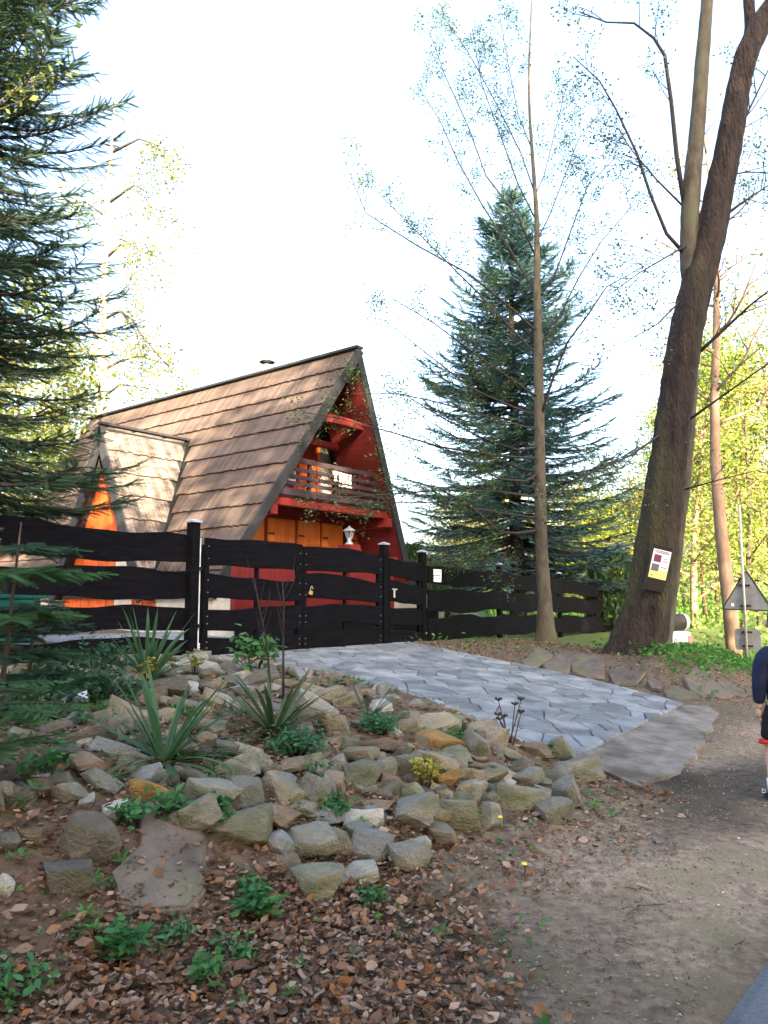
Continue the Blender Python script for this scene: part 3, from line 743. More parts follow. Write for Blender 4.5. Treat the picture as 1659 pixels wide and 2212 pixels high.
# TIMI letters on the balcony railing
sg = empty('name_sign', HP(.15, BY - .07, 4.02), TA); tag(sg, 'white wooden letters reading TIMI fixed to the balcony railing', 'sign')
def letter(x, w, ch, z0=0):
    m = MB(); h = .21; t = .03
    def bx(x0, x1, a, b): m.bb(x + x0, x + x1, -t / 2, t / 2, z0 + a, z0 + b)
    c = w / 2
    if ch == 'T': bx(0, w, h - .04, h); bx(0, .025, h - .075, h - .04); bx(w - .025, w, h - .075, h - .04); bx(c - .022, c + .022, .03, h - .04); bx(c - .04, c + .04, 0, .03)
    if ch == 'I': bx(0, w, h - .03, h); bx(c - .022, c + .022, .03, h - .03); bx(0, w, 0, .03)
    if ch == 'M':
        bx(0, .04, .0, h); bx(w - .04, w, .0, h)
        m.bar((x + .035, 0, z0 + h - .012), (x + c, 0, z0 + .07), .03, .034, up=(0, 1, 0)); m.bar((x + w - .035, 0, z0 + h - .012), (x + c, 0, z0 + .07), .03, .034, up=(0, 1, 0))
    m.build('letter', M_WHITE, sg)
letter(-.29, .13, 'T'); letter(-.11, .065, 'I', -.01); letter(.0, .15, 'M', -.015); letter(.20, .065, 'I', -.02)
m = MB(); m.bb(-.10, .27, -.02, .02, -.10, -.055); m.build('plaque', M_PLINTH, sg)
pot = empty('flower_pot', HP(-1.15, .15, 3.652)); tag(pot, 'orange tapered pot standing at the left end of the balcony', 'pot')
m = MB(); m.lathe([(.10, 0), (.075, .16), (.05, .20)], 14); m.build('body', M_DORM, pot, smooth=True)
m = MB(); m.lathe([(.03, .20), (.045, .32), (.02, .36)], 10); m.build('neck', M_DORM, pot, smooth=True)
m = MB(); m.lathe([(.045, 0), (.03, .05), (.05, .09), (.035, .13)], 10); o = m.build('figurine', M_WHITE, None, smooth=True); o.location = HP(-.12, .05, 3.652)
tag(o, 'tiny white ornament on the balcony floor below the letters', 'ornament')
# ------------------------------------------------------------------ black wavy-edge fence and gate
rw = random.Random(9)
def board(parent, A, B, lo, hi, off=0.0, amp=.022, seed=None):
    """a waney-edged plank from A to B (ground points); lo / hi are heights above the ground at 3 or more stations"""
    r = random.Random(seed if seed is not None else rw.random()); A = np.array(A, float); B = np.array(B, float)
    d = (B - A)[:2]; L = np.linalg.norm(d); d /= L; nrm = np.array((d[1], -d[0]))     # towards the road
    n = max(8, int(L / .12)); m = MB(); ph = [r.uniform(0, 6.28) for _ in range(4)]
    rows = []
    for i in range(n + 1):
        t = i / n; q = A + (B - A) * t
        zl = np.interp(t, np.linspace(0, 1, len(lo)), lo) + amp * .8 * math.sin(t * L * 2.1 + ph[0]) + amp * .3 * math.sin(t * L * 6.3 + ph[1])
        zh = np.interp(t, np.linspace(0, 1, len(hi)), hi) + amp * math.sin(t * L * 2.4 + ph[2]) + amp * .3 * math.sin(t * L * 7.1 + ph[3])
        f = np.array((nrm[0] * (off + .032), nrm[1] * (off + .032), 0)); b = np.array((nrm[0] * off, nrm[1] * off, 0))
        rows.append([m.vert(q + b + (0, 0, zl)), m.vert(q + f + (0, 0, zl + .008)), m.vert(q + f + (0, 0, zh - .010)), m.vert(q + b + (0, 0, zh))])
    for a, b in zip(rows, rows[1:]):
        for k in range(4): m.f.append([a[k], b[k], b[(k + 1) % 4], a[(k + 1) % 4]])
    m.f.append(rows[0]); m.f.append(rows[-1][::-1])
    return m.build('board', M_BLACK, parent)
def post(parent, p, h, w=.12, cap=True, ang=0.885, name='post'):
    M = Matrix.Rotation(ang, 3, 'Z'); m = MB(); m.box((p[0], p[1], p[2] + h / 2 - .15), (w, w, h + .3), M); o = m.build(name, M_BLACK, parent, bevel=.008)
    if cap:
        m = MB(); r2 = w * .62
        base = [M @ Vector((sx * r2, sy * r2, 0)) for sx, sy in ((-1, -1), (1, -1), (1, 1), (-1, 1))]
        b0 = [m.vert((p[0] + q.x, p[1] + q.y, p[2] + h + .002)) for q in base]; b1 = [m.vert((p[0] + q.x, p[1] + q.y, p[2] + h + .022)) for q in base]
        t = m.vert((p[0], p[1], p[2] + h + .055)); m.f.append(b0[::-1])
        for k in range(4): m.f.append([b0[k], b0[(k + 1) % 4], b1[(k + 1) % 4], b1[k]]); m.f.append([b1[k], b1[(k + 1) % 4], t])
        m.build('post_cap', M_CAP, o)
    return o
def bolts(parent, pts):
    for p in pts:
        m = MB(); m.box(p, (.014, .014, .014)); m.build('bolt_head', M_SIGNB, parent)
def gz(x, y, z=None): return np.array((x, y, H(x, y) if z is None else z))
PA = gz(-2.62, 10.60, .82); PB = gz(0.0, 13.80, .77); PC = gz(.75, 15.20, .72)
U1 = (PB - PA) / np.linalg.norm(PB - PA)
FH = 1.80
# gate: two leaves
BO = dict(L1=((1.235, 1.25, 1.285), (1.655, 1.65, 1.66)), L2=((.785, .79, .80), (1.135, 1.125, 1.06)), L3=((.33, .36, .35), (.655, .67, .70)), L4=((.02, .02, .03), (.27, .275, .22)))
BR = dict(L1=((1.275, 1.275, 1.25), (1.66, 1.655, 1.60)), L2=((.80, .82, .79), (1.20, 1.22, 1.13)), L3=((.33, .47, .36), (.70, .72, .73)), L4=((.04, .03, .03), (.26, .31, .34)))
def leaf(name, a, b, spec, label, hinge_left):
    g = empty(name, tuple(a)); tag(g, label, 'gate', 'gate leaves across the driveway')
    inv = -np.array(a)
    A = a + inv; Bq = b + inv
    for i, (lo, hi) in enumerate(spec.values()): board(g, A, Bq, lo, hi, off=.02, seed=i * 3 + (1 if hinge_left else 5))
    for t, w in ((.02, .09), (.52, .055), (.98, .09)):
        q = A + (Bq - A) * t; post(g, q + np.array((0, 0, .04)), 1.50, w, cap=False, name='stile')
    d = (Bq - A)[:2]; d = d / np.linalg.norm(d); nr = np.array((d[1], -d[0], 0))
    for t in (.03, .97):
        bolts(g, [tuple(A + (Bq - A) * t + nr * .056 + (0, 0, z)) for z in (.12, .20, .45, .55, .88, 1.05, 1.35, 1.52)])
    return g
mid = (PA + PB) / 2
leafA = leaf('gate_leaf', PA + U1 * .17, mid - U1 * .008, BO, 'left leaf of the black board gate, hinged at the tall capped post', True)
leafB = leaf('gate_leaf', mid + U1 * .008, PB - U1 * .10, BR, 'right leaf of the black board gate, with the open padlock', False)
def ngrp(o, g): o['group'] = g
gp = empty('gate_post', tuple(PA)); tag(gp, 'tall capped black post left of the gate with white hinge rod', 'post', 'capped posts of the gate')
post(gp, np.zeros(3), FH + .03, .135)
m = MB(); m.tube([(U1[0] * .115, U1[1] * .115, .02), (U1[0] * .115, U1[1] * .115, 1.62)], .016, 8); m.build('hinge_rod', M_WHITE, gp)
m = MB()
for z in (.05, .09, .13, .17): m.box((U1[0] * .115, U1[1] * .115, z), (.055, .055, .028))
m.build('hinge_spring', M_WHITE, gp)
m = MB()
for z in (.42, 1.2): m.box((U1[0] * .10, U1[1] * .10, z), (.10, .10, .05))
m.build('hinge_bracket', M_IRON, gp)
gp = empty('gate_post', tuple(PB)); tag(gp, 'capped black post between the double gate and the narrow wicket', 'post', 'capped posts of the gate'); post(gp, np.zeros(3), FH, .125)
gp = empty('gate_post', tuple(PC)); tag(gp, 'capped black post right of the wicket beside the white notice', 'post', 'capped posts of the gate'); post(gp, np.zeros(3), FH, .125)
# wicket
UC = (PC - PB) / np.linalg.norm(PC - PB); wa = PB + UC * .10; wb = PC - UC * .10
wk = empty('wicket_gate', tuple(wa)); tag(wk, 'narrow black board wicket gate with a lever handle', 'gate')
A = np.zeros(3); Bq = wb - wa
for i, (lo, hi) in enumerate((((1.25, 1.26, 1.22), (1.58, 1.53, 1.60)), ((.80, .79, .78), (1.17, 1.15, 1.13)), ((.40, .38, .37), (.67, .66, .70)), ((.03, .03, .03), (.26, .27, .27)))):
    board(wk, A, Bq, lo, hi, off=.02, seed=40 + i)
for t in (.04, .96): post(wk, A + (Bq - A) * t + np.array((0, 0, .04)), 1.45, .07, cap=False, name='stile')
m = MB(); nr = np.array((UC[1], -UC[0], 0)); hp = A + UC * .16 + nr * .075 + np.array((0, 0, 1.02))
m.bar(hp - UC * .07, hp + UC * .09, .025, .022); m.box(hp + np.array((0, 0, -.07)), (.03, .03, .16)); m.build('lever_handle', M_POLE, wk)
# padlock on the gate
pk = empty('padlock', tuple(mid + U1 * .16 + np.array((U1[1], -U1[0], 0)) * .075 + np.array((0, 0, .94)))); tag(pk, 'open brass padlock hanging on the gate', 'padlock')
pk.rotation_euler = (0, .3, .885)
m = MB(); m.bb(-.035, .035, -.013, .013, -.06, .0); m.build('body', pmat('brass', (.45, .28, .07), (.55, .36, .1), 20, .4, 0, metal=.5), pk, bevel=.004)
m = MB(); m.tube([(-.022, 0, 0), (-.022, 0, .05)] + [(-.022 + .022 - .022 * math.cos(a), 0, .05 + .024 * math.sin(a)) for a in np.linspace(.3, 3.1, 7)] + [(.022, 0, .035)], .005, 6); m.build('shackle', M_POLE, pk)
# fence runs
def run(name, pts, label, spec, post_h=1.72, caps=True, sd=60, skip_first_post=True):
    g = empty(name, tuple(pts[0])); tag(g, label, 'fence', 'runs of the black board fence')
    for i, (a, b) in enumerate(zip(pts, pts[1:])):
        a = a - pts[0]; b = b - pts[0]
        for j, (lo, hi) in enumerate(spec): board(g, a, b, lo, hi, off=.04, amp=.03, seed=sd + i * 7 + j)
        post(g, b, post_h, .11, cap=caps, ang=0.95)
    return g
SPL = (((1.27, 1.26, 1.25), (1.64, 1.65, 1.66)), ((.80, .78, .78), (1.17, 1.15, 1.13)), ((.36, .36, .34), (.66, .67, .68)), ((.02, .02, .03), (.25, .27, .27)))
run('fence', [PA - U1 * .06, gz(-4.35, 8.48, .86), gz(-6.1, 6.3, .88), gz(-8.2, 3.6, .88)], 'left run of the black board fence behind the dark fir', SPL, sd=60)
SPR = (((1.17, 1.18, 1.14), (1.58, 1.55, 1.60)), ((.62, .61, .66), (1.10, 1.07, 1.12)), ((.06, .05, .08), (.52, .55, .50)))
RP = [PC + np.array((.06, .10, 0)), gz(2.8, 18.9, .70), gz(5.1, 22.6, .60), gz(7.3, 26.0, .48), gz(9.6, 29.4, .40)]
run('fence', RP, 'right run of the black board fence in front of the big spruce', SPR, sd=90, post_h=1.74)
# white notice on the fence
nt_ = empty('notice', tuple(RP[0] + (RP[1] - RP[0]) * .075 + np.array((.085, -.05, 1.23)))); nt_.rotation_euler = (0, R(2), math.atan2(3.7, 2.05) * .55); tag(nt_, 'small square white notice with printed lines on the black fence', 'notice')
m = MB(); m.bb(-.125, .125, -.006, .006, 0, .25); m.build('plate', M_WHITE, nt_, bevel=.004)
m = MB(); rn = random.Random(4)
for z, x0, x1, h in ((.165, -.05, .045, .018), (.115, -.09, .09, .024), (.065, -.075, .085, .022)):
    x = x0
    while x < x1: w = rn.uniform(.006, .011); m.bb(x, x + w, -.0085, -.0065, z, z + h * rn.uniform(.6, 1)); x += w + rn.uniform(.003, .007)
m.build('print', M_IRON, nt_)
m = MB()
for x in (-.088, .085): m.box((x, -.010, .205), (.022, .008, .028))
m.build('clip', M_IRON, nt_)

# ------------------------------------------------------------------ yard things behind the fence
bx_ = empty('storage_box', (-5.75, 11.4, H(-5.75, 11.4)), .9); tag(bx_, 'teal green plastic storage box behind the left fence', 'box')
M_TEAL = pmat('teal_plastic', (.01, .16, .12), (.02, .24, .18), 5, .5, .1, 30)
m = MB(); m.prism([(-.55, -.4, 0), (.55, -.4, 0), (.55, .4, 0), (-.55, .4, 0)], (0, 0, .62)); m.build('body', M_TEAL, bx_, bevel=.03)
m = MB(); m.bb(-.60, .60, -.45, .45, .622, .72); m.build('lid', M_TEAL, bx_, bevel=.02)

# ------------------------------------------------------------------ road sign seen from behind
sp = P(1613, 1290, 16.0); sgx, sgy = sp[0], sp[1]; gz0 = H(sgx, sgy)
rs_ = empty('road_sign', (sgx, sgy, gz0), R(-24)); tag(rs_, 'triangular warning sign with small plate below seen from behind on a thin pole', 'road sign')
def zat(v): return P(1613, v, 16.0)[2] - gz0
m = MB(); m.tube([(-.05, -.06, -.2), (-.05, -.06, zat(1092))], .026, 10); m.build('pole', M_POLE, rs_, smooth=True)
def rounded_poly(pts, r, k=4):
    out = []; n = len(pts)
    for i in range(n):
        p = Vector(pts[i]); a = (Vector(pts[i - 1]) - p).normalized(); b = (Vector(pts[(i + 1) % n]) - p).normalized()
        for j in range(k + 1):
            t = j / k; out.append(p + a * r * (1 - t) ** 2 + b * r * t ** 2)
    return out
z0, z1 = zat(1316), zat(1236)
tri = rounded_poly([(-.475, 0, z0), (.475, 0, z0 - .03), (.01, 0, z1 + .05)], .08)
m = MB(); m.prism(tri, (0, .012, 0)); m.build('triangle_plate', M_SIGNB, rs_)
m = MB()
for a, b in zip(tri, tri[1:] + tri[:1]): m.bar(Vector(a) + Vector((0, -.006, 0)), Vector(b) + Vector((0, -.006, 0)), .022, .012, up=(0, 1, 0))
m.build('plate_rim', M_IRON, rs_)
z2, z3 = zat(1404), zat(1358)
rect = rounded_poly([(-.26, 0, z2), (.22, 0, z2 - .01), (.22, 0, z3 - .01), (-.26, 0, z3)], .06)
m = MB(); m.prism(rect, (0, .012, 0)); m.build('small_plate', M_SIGNB, rs_)
m = MB()
for z in (z1 - .27, z0 + .07, z3 - .07, z2 + .08): m.box((-.03, -.03, z), (.20, .03, .035))
m.build('clamp', M_IRON, rs_)
m = MB(); m.box((-.27, -.004, z0 + .09), (.05, .004, .06)); m.build('sticker', M_WHITE, rs_)

# ------------------------------------------------------------------ drum and pale crate beyond the big tree
q = P(1462, 1344, 15.6); dz = H(q[0], q[1])
dr_ = empty('drum', (q[0], q[1], q[2]), R(12)); tag(dr_, 'dark barrel lying on its side with a pale round lid right of the big tree', 'barrel')
m = MB(); m.tube([(-.42, 0, 0), (-.2, 0, 0), (.12, 0, 0)], .165, 20); m.build('body', pmat('dark_drum', (.03, .026, .024), (.055, .045, .04), 8, .7, .3, 30), dr_, smooth=False)
m = MB(); m.tube([(.122, 0, 0), (.17, 0, 0), (.215, 0, .0), (.23, 0, 0)], [.172, .165, .12, .05], 20); m.build('lid', M_WHITE, dr_, smooth=True)
cr_ = empty('crate', (q[0] + .0, q[1] - .02, q[2] - .62), R(8)); tag(cr_, 'white plastic can under the dark barrel beside the big tree', 'can')
m = MB(); m.bb(-.34, .20, -.18, .18, 0, .44); m.build('body', M_WHITE, cr_, bevel=.05)
m = MB(); m.box((.17, -.186, .30), (.12, .01, .13)); m.build('red_mark', pmat('faded_red', (.45, .16, .14), (.55, .25, .22), 9, .7, 0), cr_)
m = MB(); m.box((.15, -.186, .13), (.16, .01, .08)); m.build('dark_mark', M_IRON, cr_)
m = MB(); m.bb(-.36, .22, -.2, .2, -.6, -.002); m.build('stand', M_CONC, cr_)

# ------------------------------------------------------------------ vegetation toolkit
def instance(tv, tf, Rm, pos, cols):
    """repeat a template (k,3)/(m,3) with frames Rm (N,3,3), positions (N,3), colours (N,3)"""
    N = len(pos); k = len(tv)
    Vv = np.einsum('nij,kj->nki', Rm, tv) + pos[:, None, :]
    Ff = tf[None, :, :] + (np.arange(N) * k)[:, None, None]
    return Vv.reshape(-1, 3), Ff.reshape(-1, tf.shape[1]), np.repeat(cols, k, axis=0)
def unit(a): return a / np.maximum(np.linalg.norm(a, axis=-1, keepdims=True), 1e-9)
def frames(d, up, scale):
    """columns: direction, side, normal, scaled"""
    d = unit(d); side = unit(np.cross(up, d)); nrm = np.cross(d, side)
    return np.stack([d, side, nrm], axis=2) * scale[:, None, None]
def spray_template(n=9, l=.30, w=.055, rows=2):
    v = []; f = []
    for i in range(n):
        x = (i + .3) / n; ll = l * (1 - .45 * x)
        for k in range(rows):
            sd = (-1, 1, 0)[k]
            b = len(v); tip = (x + ll * .75, sd * ll * .75, -.03 * (k < 2) + (.5 * ll if k == 2 else 0))
            v += [(x - w, 0, 0), (x + w, 0, .004), tip]; f.append((b, b + 1, b + 2))
    b = len(v); v += [(0, -.012, 0), (0, .012, 0), (1.08, 0, 0)]; f.append((b, b + 1, b + 2))
    return np.array(v), np.array(f)
LEAF_V = np.array([(0, 0, 0), (.35, -.26, .05), (.35, .26, .05), (.75, -.2, .02), (.75, .2, .02), (1.05, 0, -.08), (.5, 0, -.03)])
LEAF_F = np.array([(0, 1, 6), (0, 6, 2), (1, 3, 6), (2, 6, 4), (3, 5, 6), (4, 6, 5)])
RH_V = np.array([(0, 0, 0), (.5, -.30, .06), (1, 0, -.04), (.5, .30, .06)]); RH_F = np.array([(0, 1, 2), (0, 2, 3)])
def rand_frames(N, r, size, flat=0.0):
    d = r.normal(size=(N, 3)); d[:, 2] *= (1 - flat); up = r.normal(size=(N, 3)); up[:, 2] += 2.5 * flat
    return frames(d, up, size)
def tubes(paths, name, mat, parent, sides=5):
    m = MB()
    for p, ra, *n in paths: m.tube(p, ra, n[0] if n else sides, cap=True)
    return m.build(name, mat, parent, smooth=True)

def conifer(name, label, base, Ht, rad, seed, z0=.8, whorl=.4, per=6, spr=.5, tmpl=(8, .30, .06, 2), cA=(.02, .05, .035), cB=(.05, .10, .05), group=None, az=None, droop=.25, trunk_r=.16, dens=1.0, cat='tree'):
    r = np.random.default_rng(seed); g = empty(name, tuple(base)); tag(g, label, cat, group)
    tv, tf = spray_template(*tmpl)
    pos, dirs, sc, ups, cols, br = [], [], [], [], [], []
    z = z0
    while z < Ht - .25:
        f = (z - z0) / (Ht - z0); Lb = rad(f)
        for k in range(per):
            a = r.uniform(0, 6.283); L = Lb * r.uniform(.58, 1.15)
            if az is not None and r.uniform() > az(a): continue
            zz = z + r.uniform(-.5, .5) * whorl; h = np.array((math.cos(a), math.sin(a), 0)); sd = np.array((-h[1], h[0], 0))
            slope = (.35 * f - droop * (1 - f)) + r.uniform(-.10, .10)
            def bp(t): return np.array((0, 0, zz)) + h * (L * t) + np.array((0, 0, L * (slope * t + .22 * t * t * t))) + sd * (.06 * L * math.sin(3 * t + a))
            pts = [bp(t) for t in np.linspace(0, 1, 6)]
            br.append((pts, np.linspace(.012 + .012 * L, .004, 6), 4))
            n2 = max(4, int(L / (spr * .30) * dens))
            for i in range(n2):
                t = .10 + .92 * (i + .5) / n2
                t = min(t, 1.0); p = bp(t); tang = unit(bp(min(t + .03, 1.03)) - bp(t - .03))
                ll = spr * (.55 + .9 * (1 - t) * min(1.0, L / 1.5)) * r.uniform(.8, 1.2)
                for s in (-1, 1):
                    d = unit(tang * (.75 + .5 * t) + sd * s * 1.0 + np.array((0, 0, -.28 + r.uniform(-.15, .2))))
                    kk = max(1, int(round(ll / (spr * .55))))
                    for j in range(kk):
                        q = p + d * (ll * j / kk) + r.normal(size=3) * .02
                        dd = unit(d + r.normal(size=3) * .16 + (np.array(tang) * .35 if j else 0))
                        pos.append(q); dirs.append(dd); ups.append(np.array((0, 0, 1)) + r.normal(size=3) * .3); sc.append(ll / kk * 1.35)
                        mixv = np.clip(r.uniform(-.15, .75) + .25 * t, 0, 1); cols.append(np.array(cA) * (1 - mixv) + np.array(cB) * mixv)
            pos.append(bp(.93)); dirs.append(unit(bp(1.0) - bp(.9))); ups.append(np.array((0, 0, 1.))); sc.append(spr * .7); cols.append(np.array(cB))
        z += whorl
    pos = np.array(pos); Rm = frames(np.array(dirs), np.array(ups), np.array(sc)); Vv, Ff, Cc = instance(tv, tf, Rm, pos, np.array(cols))
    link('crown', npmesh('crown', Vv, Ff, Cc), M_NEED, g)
    m = MB(); zs_ = np.linspace(-.3, Ht, 12); m.tube([(.03 * math.sin(q), .03 * math.cos(q * 1.3), q) for q in zs_], [trunk_r * (1 - .93 * max(0, q) / Ht) * (1.25 if q < .3 else 1) for q in zs_], 10)
    m.build('trunk', M_BARK, g, smooth=True)
    tubes(br, 'branches', M_TWIG, g, 4)
    return g

def grow(start, d, L, r0, depth, r, out, leafpts, up=.25, wig=.18, split=(3, 5), ratio=.6, seg=6):
    """recursive limbs: list of (points, radii); leafpts gets points along the finest twigs"""
    p = np.array(start, float); d = unit(np.array(d, float)); pts = [p.copy()]
    for i in range(seg):
        d = unit(d + r.normal(size=3) * wig * .5 + np.array((0, 0, up * .18))); p = p + d * (L / seg); pts.append(p.copy())
    out.append((pts, np.linspace(r0, r0 * (.35 if depth else .25), seg + 1), 6 if r0 > .03 else (4 if r0 > .012 else 3)))
    if depth == 0:
        for q in pts[1:]: leafpts.append((q, d.copy()))
        return
    nb = r.integers(split[0], split[1] + 1)
    for k in range(nb):
        t = .25 + .75 * (k + r.uniform(.2, .8)) / nb; i = min(int(t * seg), seg - 1); q = pts[i] + (pts[i + 1] - pts[i]) * (t * seg - i)
        dd = unit(pts[i + 1] - pts[i]); side = unit(np.cross(dd, r.normal(size=3))); nd = unit(dd * .75 + side * r.uniform(.55, .95))
        grow(q, nd, L * ratio * r.uniform(.7, 1.15) * (1.15 - .4 * t), r0 * .5, depth - 1, r, out, leafpts, up, wig, split, ratio, max(4, seg - 1))
    for q in pts[-2:]: leafpts.append((q, d.copy()))
def leaves_mesh(leafpts, r, per, spread, size, c1, c2, tv=RH_V, tf=RH_F, flat=.4):
    P0 = np.array([q for q, _ in leafpts]); N = len(P0) * per
    pos = np.repeat(P0, per, axis=0) + r.normal(size=(N, 3)) * spread
    sz = size * r.uniform(.6, 1.35, N); mixv = r.uniform(0, 1, (N, 1)); cols = np.array(c1) * (1 - mixv) + np.array(c2) * mixv
    Vv, Ff, Cc = instance(tv, tf, rand_frames(N, r, sz, flat), pos, cols)
    return npmesh('leaves', Vv, Ff, Cc)

# ------------------------------------------------------------------ big conifers
B = (-5.25, 9.3, H(-5.25, 9.3))
conifer('fir_tree', 'dark fir filling the left edge in front of the chalet', B, 17.0, lambda f: 1.80 * (1 - f) ** .55 * (1 + .13 * math.sin(f * 42)) + .1, 31, z0=1.7, whorl=.34, per=13, spr=.27,
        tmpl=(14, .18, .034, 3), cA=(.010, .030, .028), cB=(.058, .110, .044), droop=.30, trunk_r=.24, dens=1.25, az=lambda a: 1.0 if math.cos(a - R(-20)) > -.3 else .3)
B = (4.5, 26.2, .62)
conifer('spruce_tree', 'tall blue-green spruce behind the right fence', B, 15.3, lambda f: 4.3 * (1 - f) ** .72 * (1 + .14 * math.sin(f * 31)) + .1, 32, z0=1.9, whorl=.42, per=12, spr=.46,
        tmpl=(7, .28, .07, 3), cA=(.020, .054, .064), cB=(.060, .125, .115), droop=.30, trunk_r=.28, dens=1.0)  # needle colours lightened and blued to carry the sky glare
# fir saplings on the left
def sapling(base, top, label, seed, tiers, spr=.22):
    r = np.random.default_rng(seed); base = np.array(base); top = np.array(top); g = empty('fir_sapling', tuple(base)); tag(g, label, 'sapling', 'fir saplings on the left')
    tv, tf = spray_template(12, .26, .04, 3); pos, dirs, ups, sc, cols = [], [], [], [], []; br = []
    ax = top - base; Ht = np.linalg.norm(ax)
    for f, L, n, col in tiers:
        for k in range(n):
            a = 6.283 * k / n + r.uniform(-.4, .4); h = np.array((math.cos(a), math.sin(a), 0)); sd = np.array((-h[1], h[0], 0)); LL = L * r.uniform(.8, 1.15)
            o0 = ax * f + r.normal(size=3) * .02
            def bp(t): return o0 + h * LL * t + np.array((0, 0, LL * (.12 * t - .10 * t * t)))
            br.append(([bp(t) for t in np.linspace(0, 1, 5)], np.linspace(.007, .003, 5), 4))
            nn = max(3, int(LL / .04))
            for i in range(nn):
                t = .15 + .85 * (i + .5) / nn; tang = unit(bp(t + .02) - bp(t - .02))
                for s in (-1, 1):
                    d = unit(tang * .8 + sd * s + np.array((0, 0, r.uniform(-.6, .25)))); l = spr * (1.15 - .7 * t) * r.uniform(.8, 1.2)
                    pos.append(bp(t)); dirs.append(d); ups.append(np.array((0, 0, 1)) + r.normal(size=3) * .45); sc.append(l); cols.append(np.array(col) * r.uniform(.7, 1.3))
            pos.append(bp(.9)); dirs.append(unit(bp(1) - bp(.9))); ups.append(np.array((0, 0, 1.))); sc.append(spr * .7); cols.append(np.array(col) * 1.4)
    Vv, Ff, Cc = instance(tv, tf, frames(np.array(dirs), np.array(ups), np.array(sc)), np.array(pos), np.array(cols)); link('crown', npmesh('crown', Vv, Ff, Cc), M_NEED, g)
    m = MB(); m.tube([ax * t for t in np.linspace(-.05, 1, 8)], np.linspace(.022, .005, 8), 8); m.build('trunk', M_BARKG, g, smooth=True); tubes(br, 'branches', M_TWIG, g)
b0 = G(-2, 1540); t0 = P(46, 1128, b0[1])
CG = (.035, .095, .028); CD = (.022, .06, .026)
sapling(b0, t0, 'slender fir sapling with a bare leader in front of the left fence', 5, [(.28, .34, 5, CD), (.47, .55, 6, CG), (.70, .62, 7, CG), (.85, .34, 5, CD)])
b0 = G(-40, 1720); sapling(b0, b0 + np.array((.02, .05, .62)), 'low fir sapling reaching in over the stones at the left edge', 6, [(.35, .5, 6, CG), (.62, .52, 7, CG), (.9, .25, 5, CG)], spr=.13)
b0 = G(60, 1500); sapling(b0, b0 + np.array((.0, .05, .75)), 'dark bushy fir sapling added to darken the foot of the left fence', 8, [(.15, .5, 6, CD), (.4, .5, 6, CD), (.65, .4, 6, CD), (.9, .25, 5, CD)], spr=.16)  # added with dark needles to supply shade under the big fir

# ------------------------------------------------------------------ big leaning double tree
def path3(pts): return [P(u, v, Y) for u, v, Y in pts]
bt = G(1385, 1408); D0 = 13.0
big = empty('beech_tree', (0, 0, 0)); tag(big, 'massive leaning dark tree with forked trunk and a poster nailed to it', 'tree')
def trunk_mesh(path, rads, n=20, ridge=.06, seed=0, flare=None):
    m = MB(); pts = [Vector(p) for p in path]
    # resample
    t_in = np.linspace(0, 1, len(pts)); tt = np.linspace(0, 1, len(pts) * 7)
    arr = np.array([[*p] for p in pts]); dense = np.stack([np.interp(tt, t_in, arr[:, k]) for k in range(3)], 1)
    for _ in range(6): dense[1:-1] = (dense[:-2] + dense[1:-1] * 2 + dense[2:]) / 4
    rd = np.interp(tt, t_in, rads) * (1 + .02 * np.sin(np.arange(len(tt)) * 1.9 + seed)); rings = []
    for i, p in enumerate(dense):
        d = Vector(dense[min(i + 1, len(dense) - 1)] - dense[max(i - 1, 0)]).normalized(); x = d.cross(Vector((0, 1, 0))).normalized(); y = d.cross(x)
        ring = []
        for k in range(n):
            a = 6.2832 * k / n
            rr_ = rd[i] * (1 + ridge * math.sin(3 * a + i * .05 + seed) + ridge * .7 * math.sin(7 * a + i * .11) + .05 * mnoise.noise(Vector((p[0] * 4 + math.cos(a), p[1] * 4 + math.sin(a), p[2] * 2.5))) + .045 * mnoise.noise(Vector((5 * math.cos(a), 5 * math.sin(a), p[2] * 1.6 + seed))))
            if flare: rr_ *= 1 + flare * math.exp(-i / 6.0) * (.35 + .65 * max(0, math.sin(2.5 * a + 1.0)))
            ring.append(m.vert(Vector(p) + (x * math.cos(a) + y * math.sin(a)) * rr_))
        rings.append(ring)
    for a, b in zip(rings, rings[1:]):
        for k in range(n): m.f.append([a[k], a[(k + 1) % n], b[(k + 1) % n], b[k]])
    m.f.append(rings[0][::-1]); m.f.append(rings[-1]); return m
px = D0 / F
main = path3([(1366, 1440, D0), (1380, 1390, D0), (1402, 1300, D0), (1418, 1200, D0), (1432, 1100, D0), (1445, 1000, D0), (1457, 900, D0), (1470, 800, D0), (1484, 700, D0), (1508, 600, D0), (1533, 510, D0), (1556, 400, D0), (1578, 290, D0), (1594, 190, D0), (1612, 110, D0), (1650, 40, D0), (1720, -60, D0)])
rads = np.array([58, 53, 48, 45, 43, 40, 38, 37, 36, 36, 35, 32, 29, 27, 26, 24, 18]) * px * .97
trunk_mesh(main, rads, 44, .05, 1, flare=.38).build('trunk', M_BARK, big, smooth=True)
sec = path3([(1418, 1425, D0 + .25), (1424, 1340, D0 + .25), (1446, 1200, D0 + .3), (1466, 1050, D0 + .35), (1482, 930, D0 + .3), (1488, 800, D0 + .25), (1492, 700, D0 + .2)])
trunk_mesh(sec, np.array([34, 30, 27, 25, 21, 20, 18]) * px, 16, .05, 2).build('fused_stem', M_BARKG, big, smooth=True)
st2 = path3([(1500, 640, D0 + .05), (1490, 560, D0 + .05), (1489, 470, D0), (1497, 370, D0), (1508, 260, D0), (1516, 140, D0), (1526, 20, D0), (1535, -100, D0)])
trunk_mesh(st2, np.array([24, 22, 20, 19, 17, 16, 14, 12]) * px, 14, .04, 3).build('fork_stem', M_BARKG, big, smooth=True)
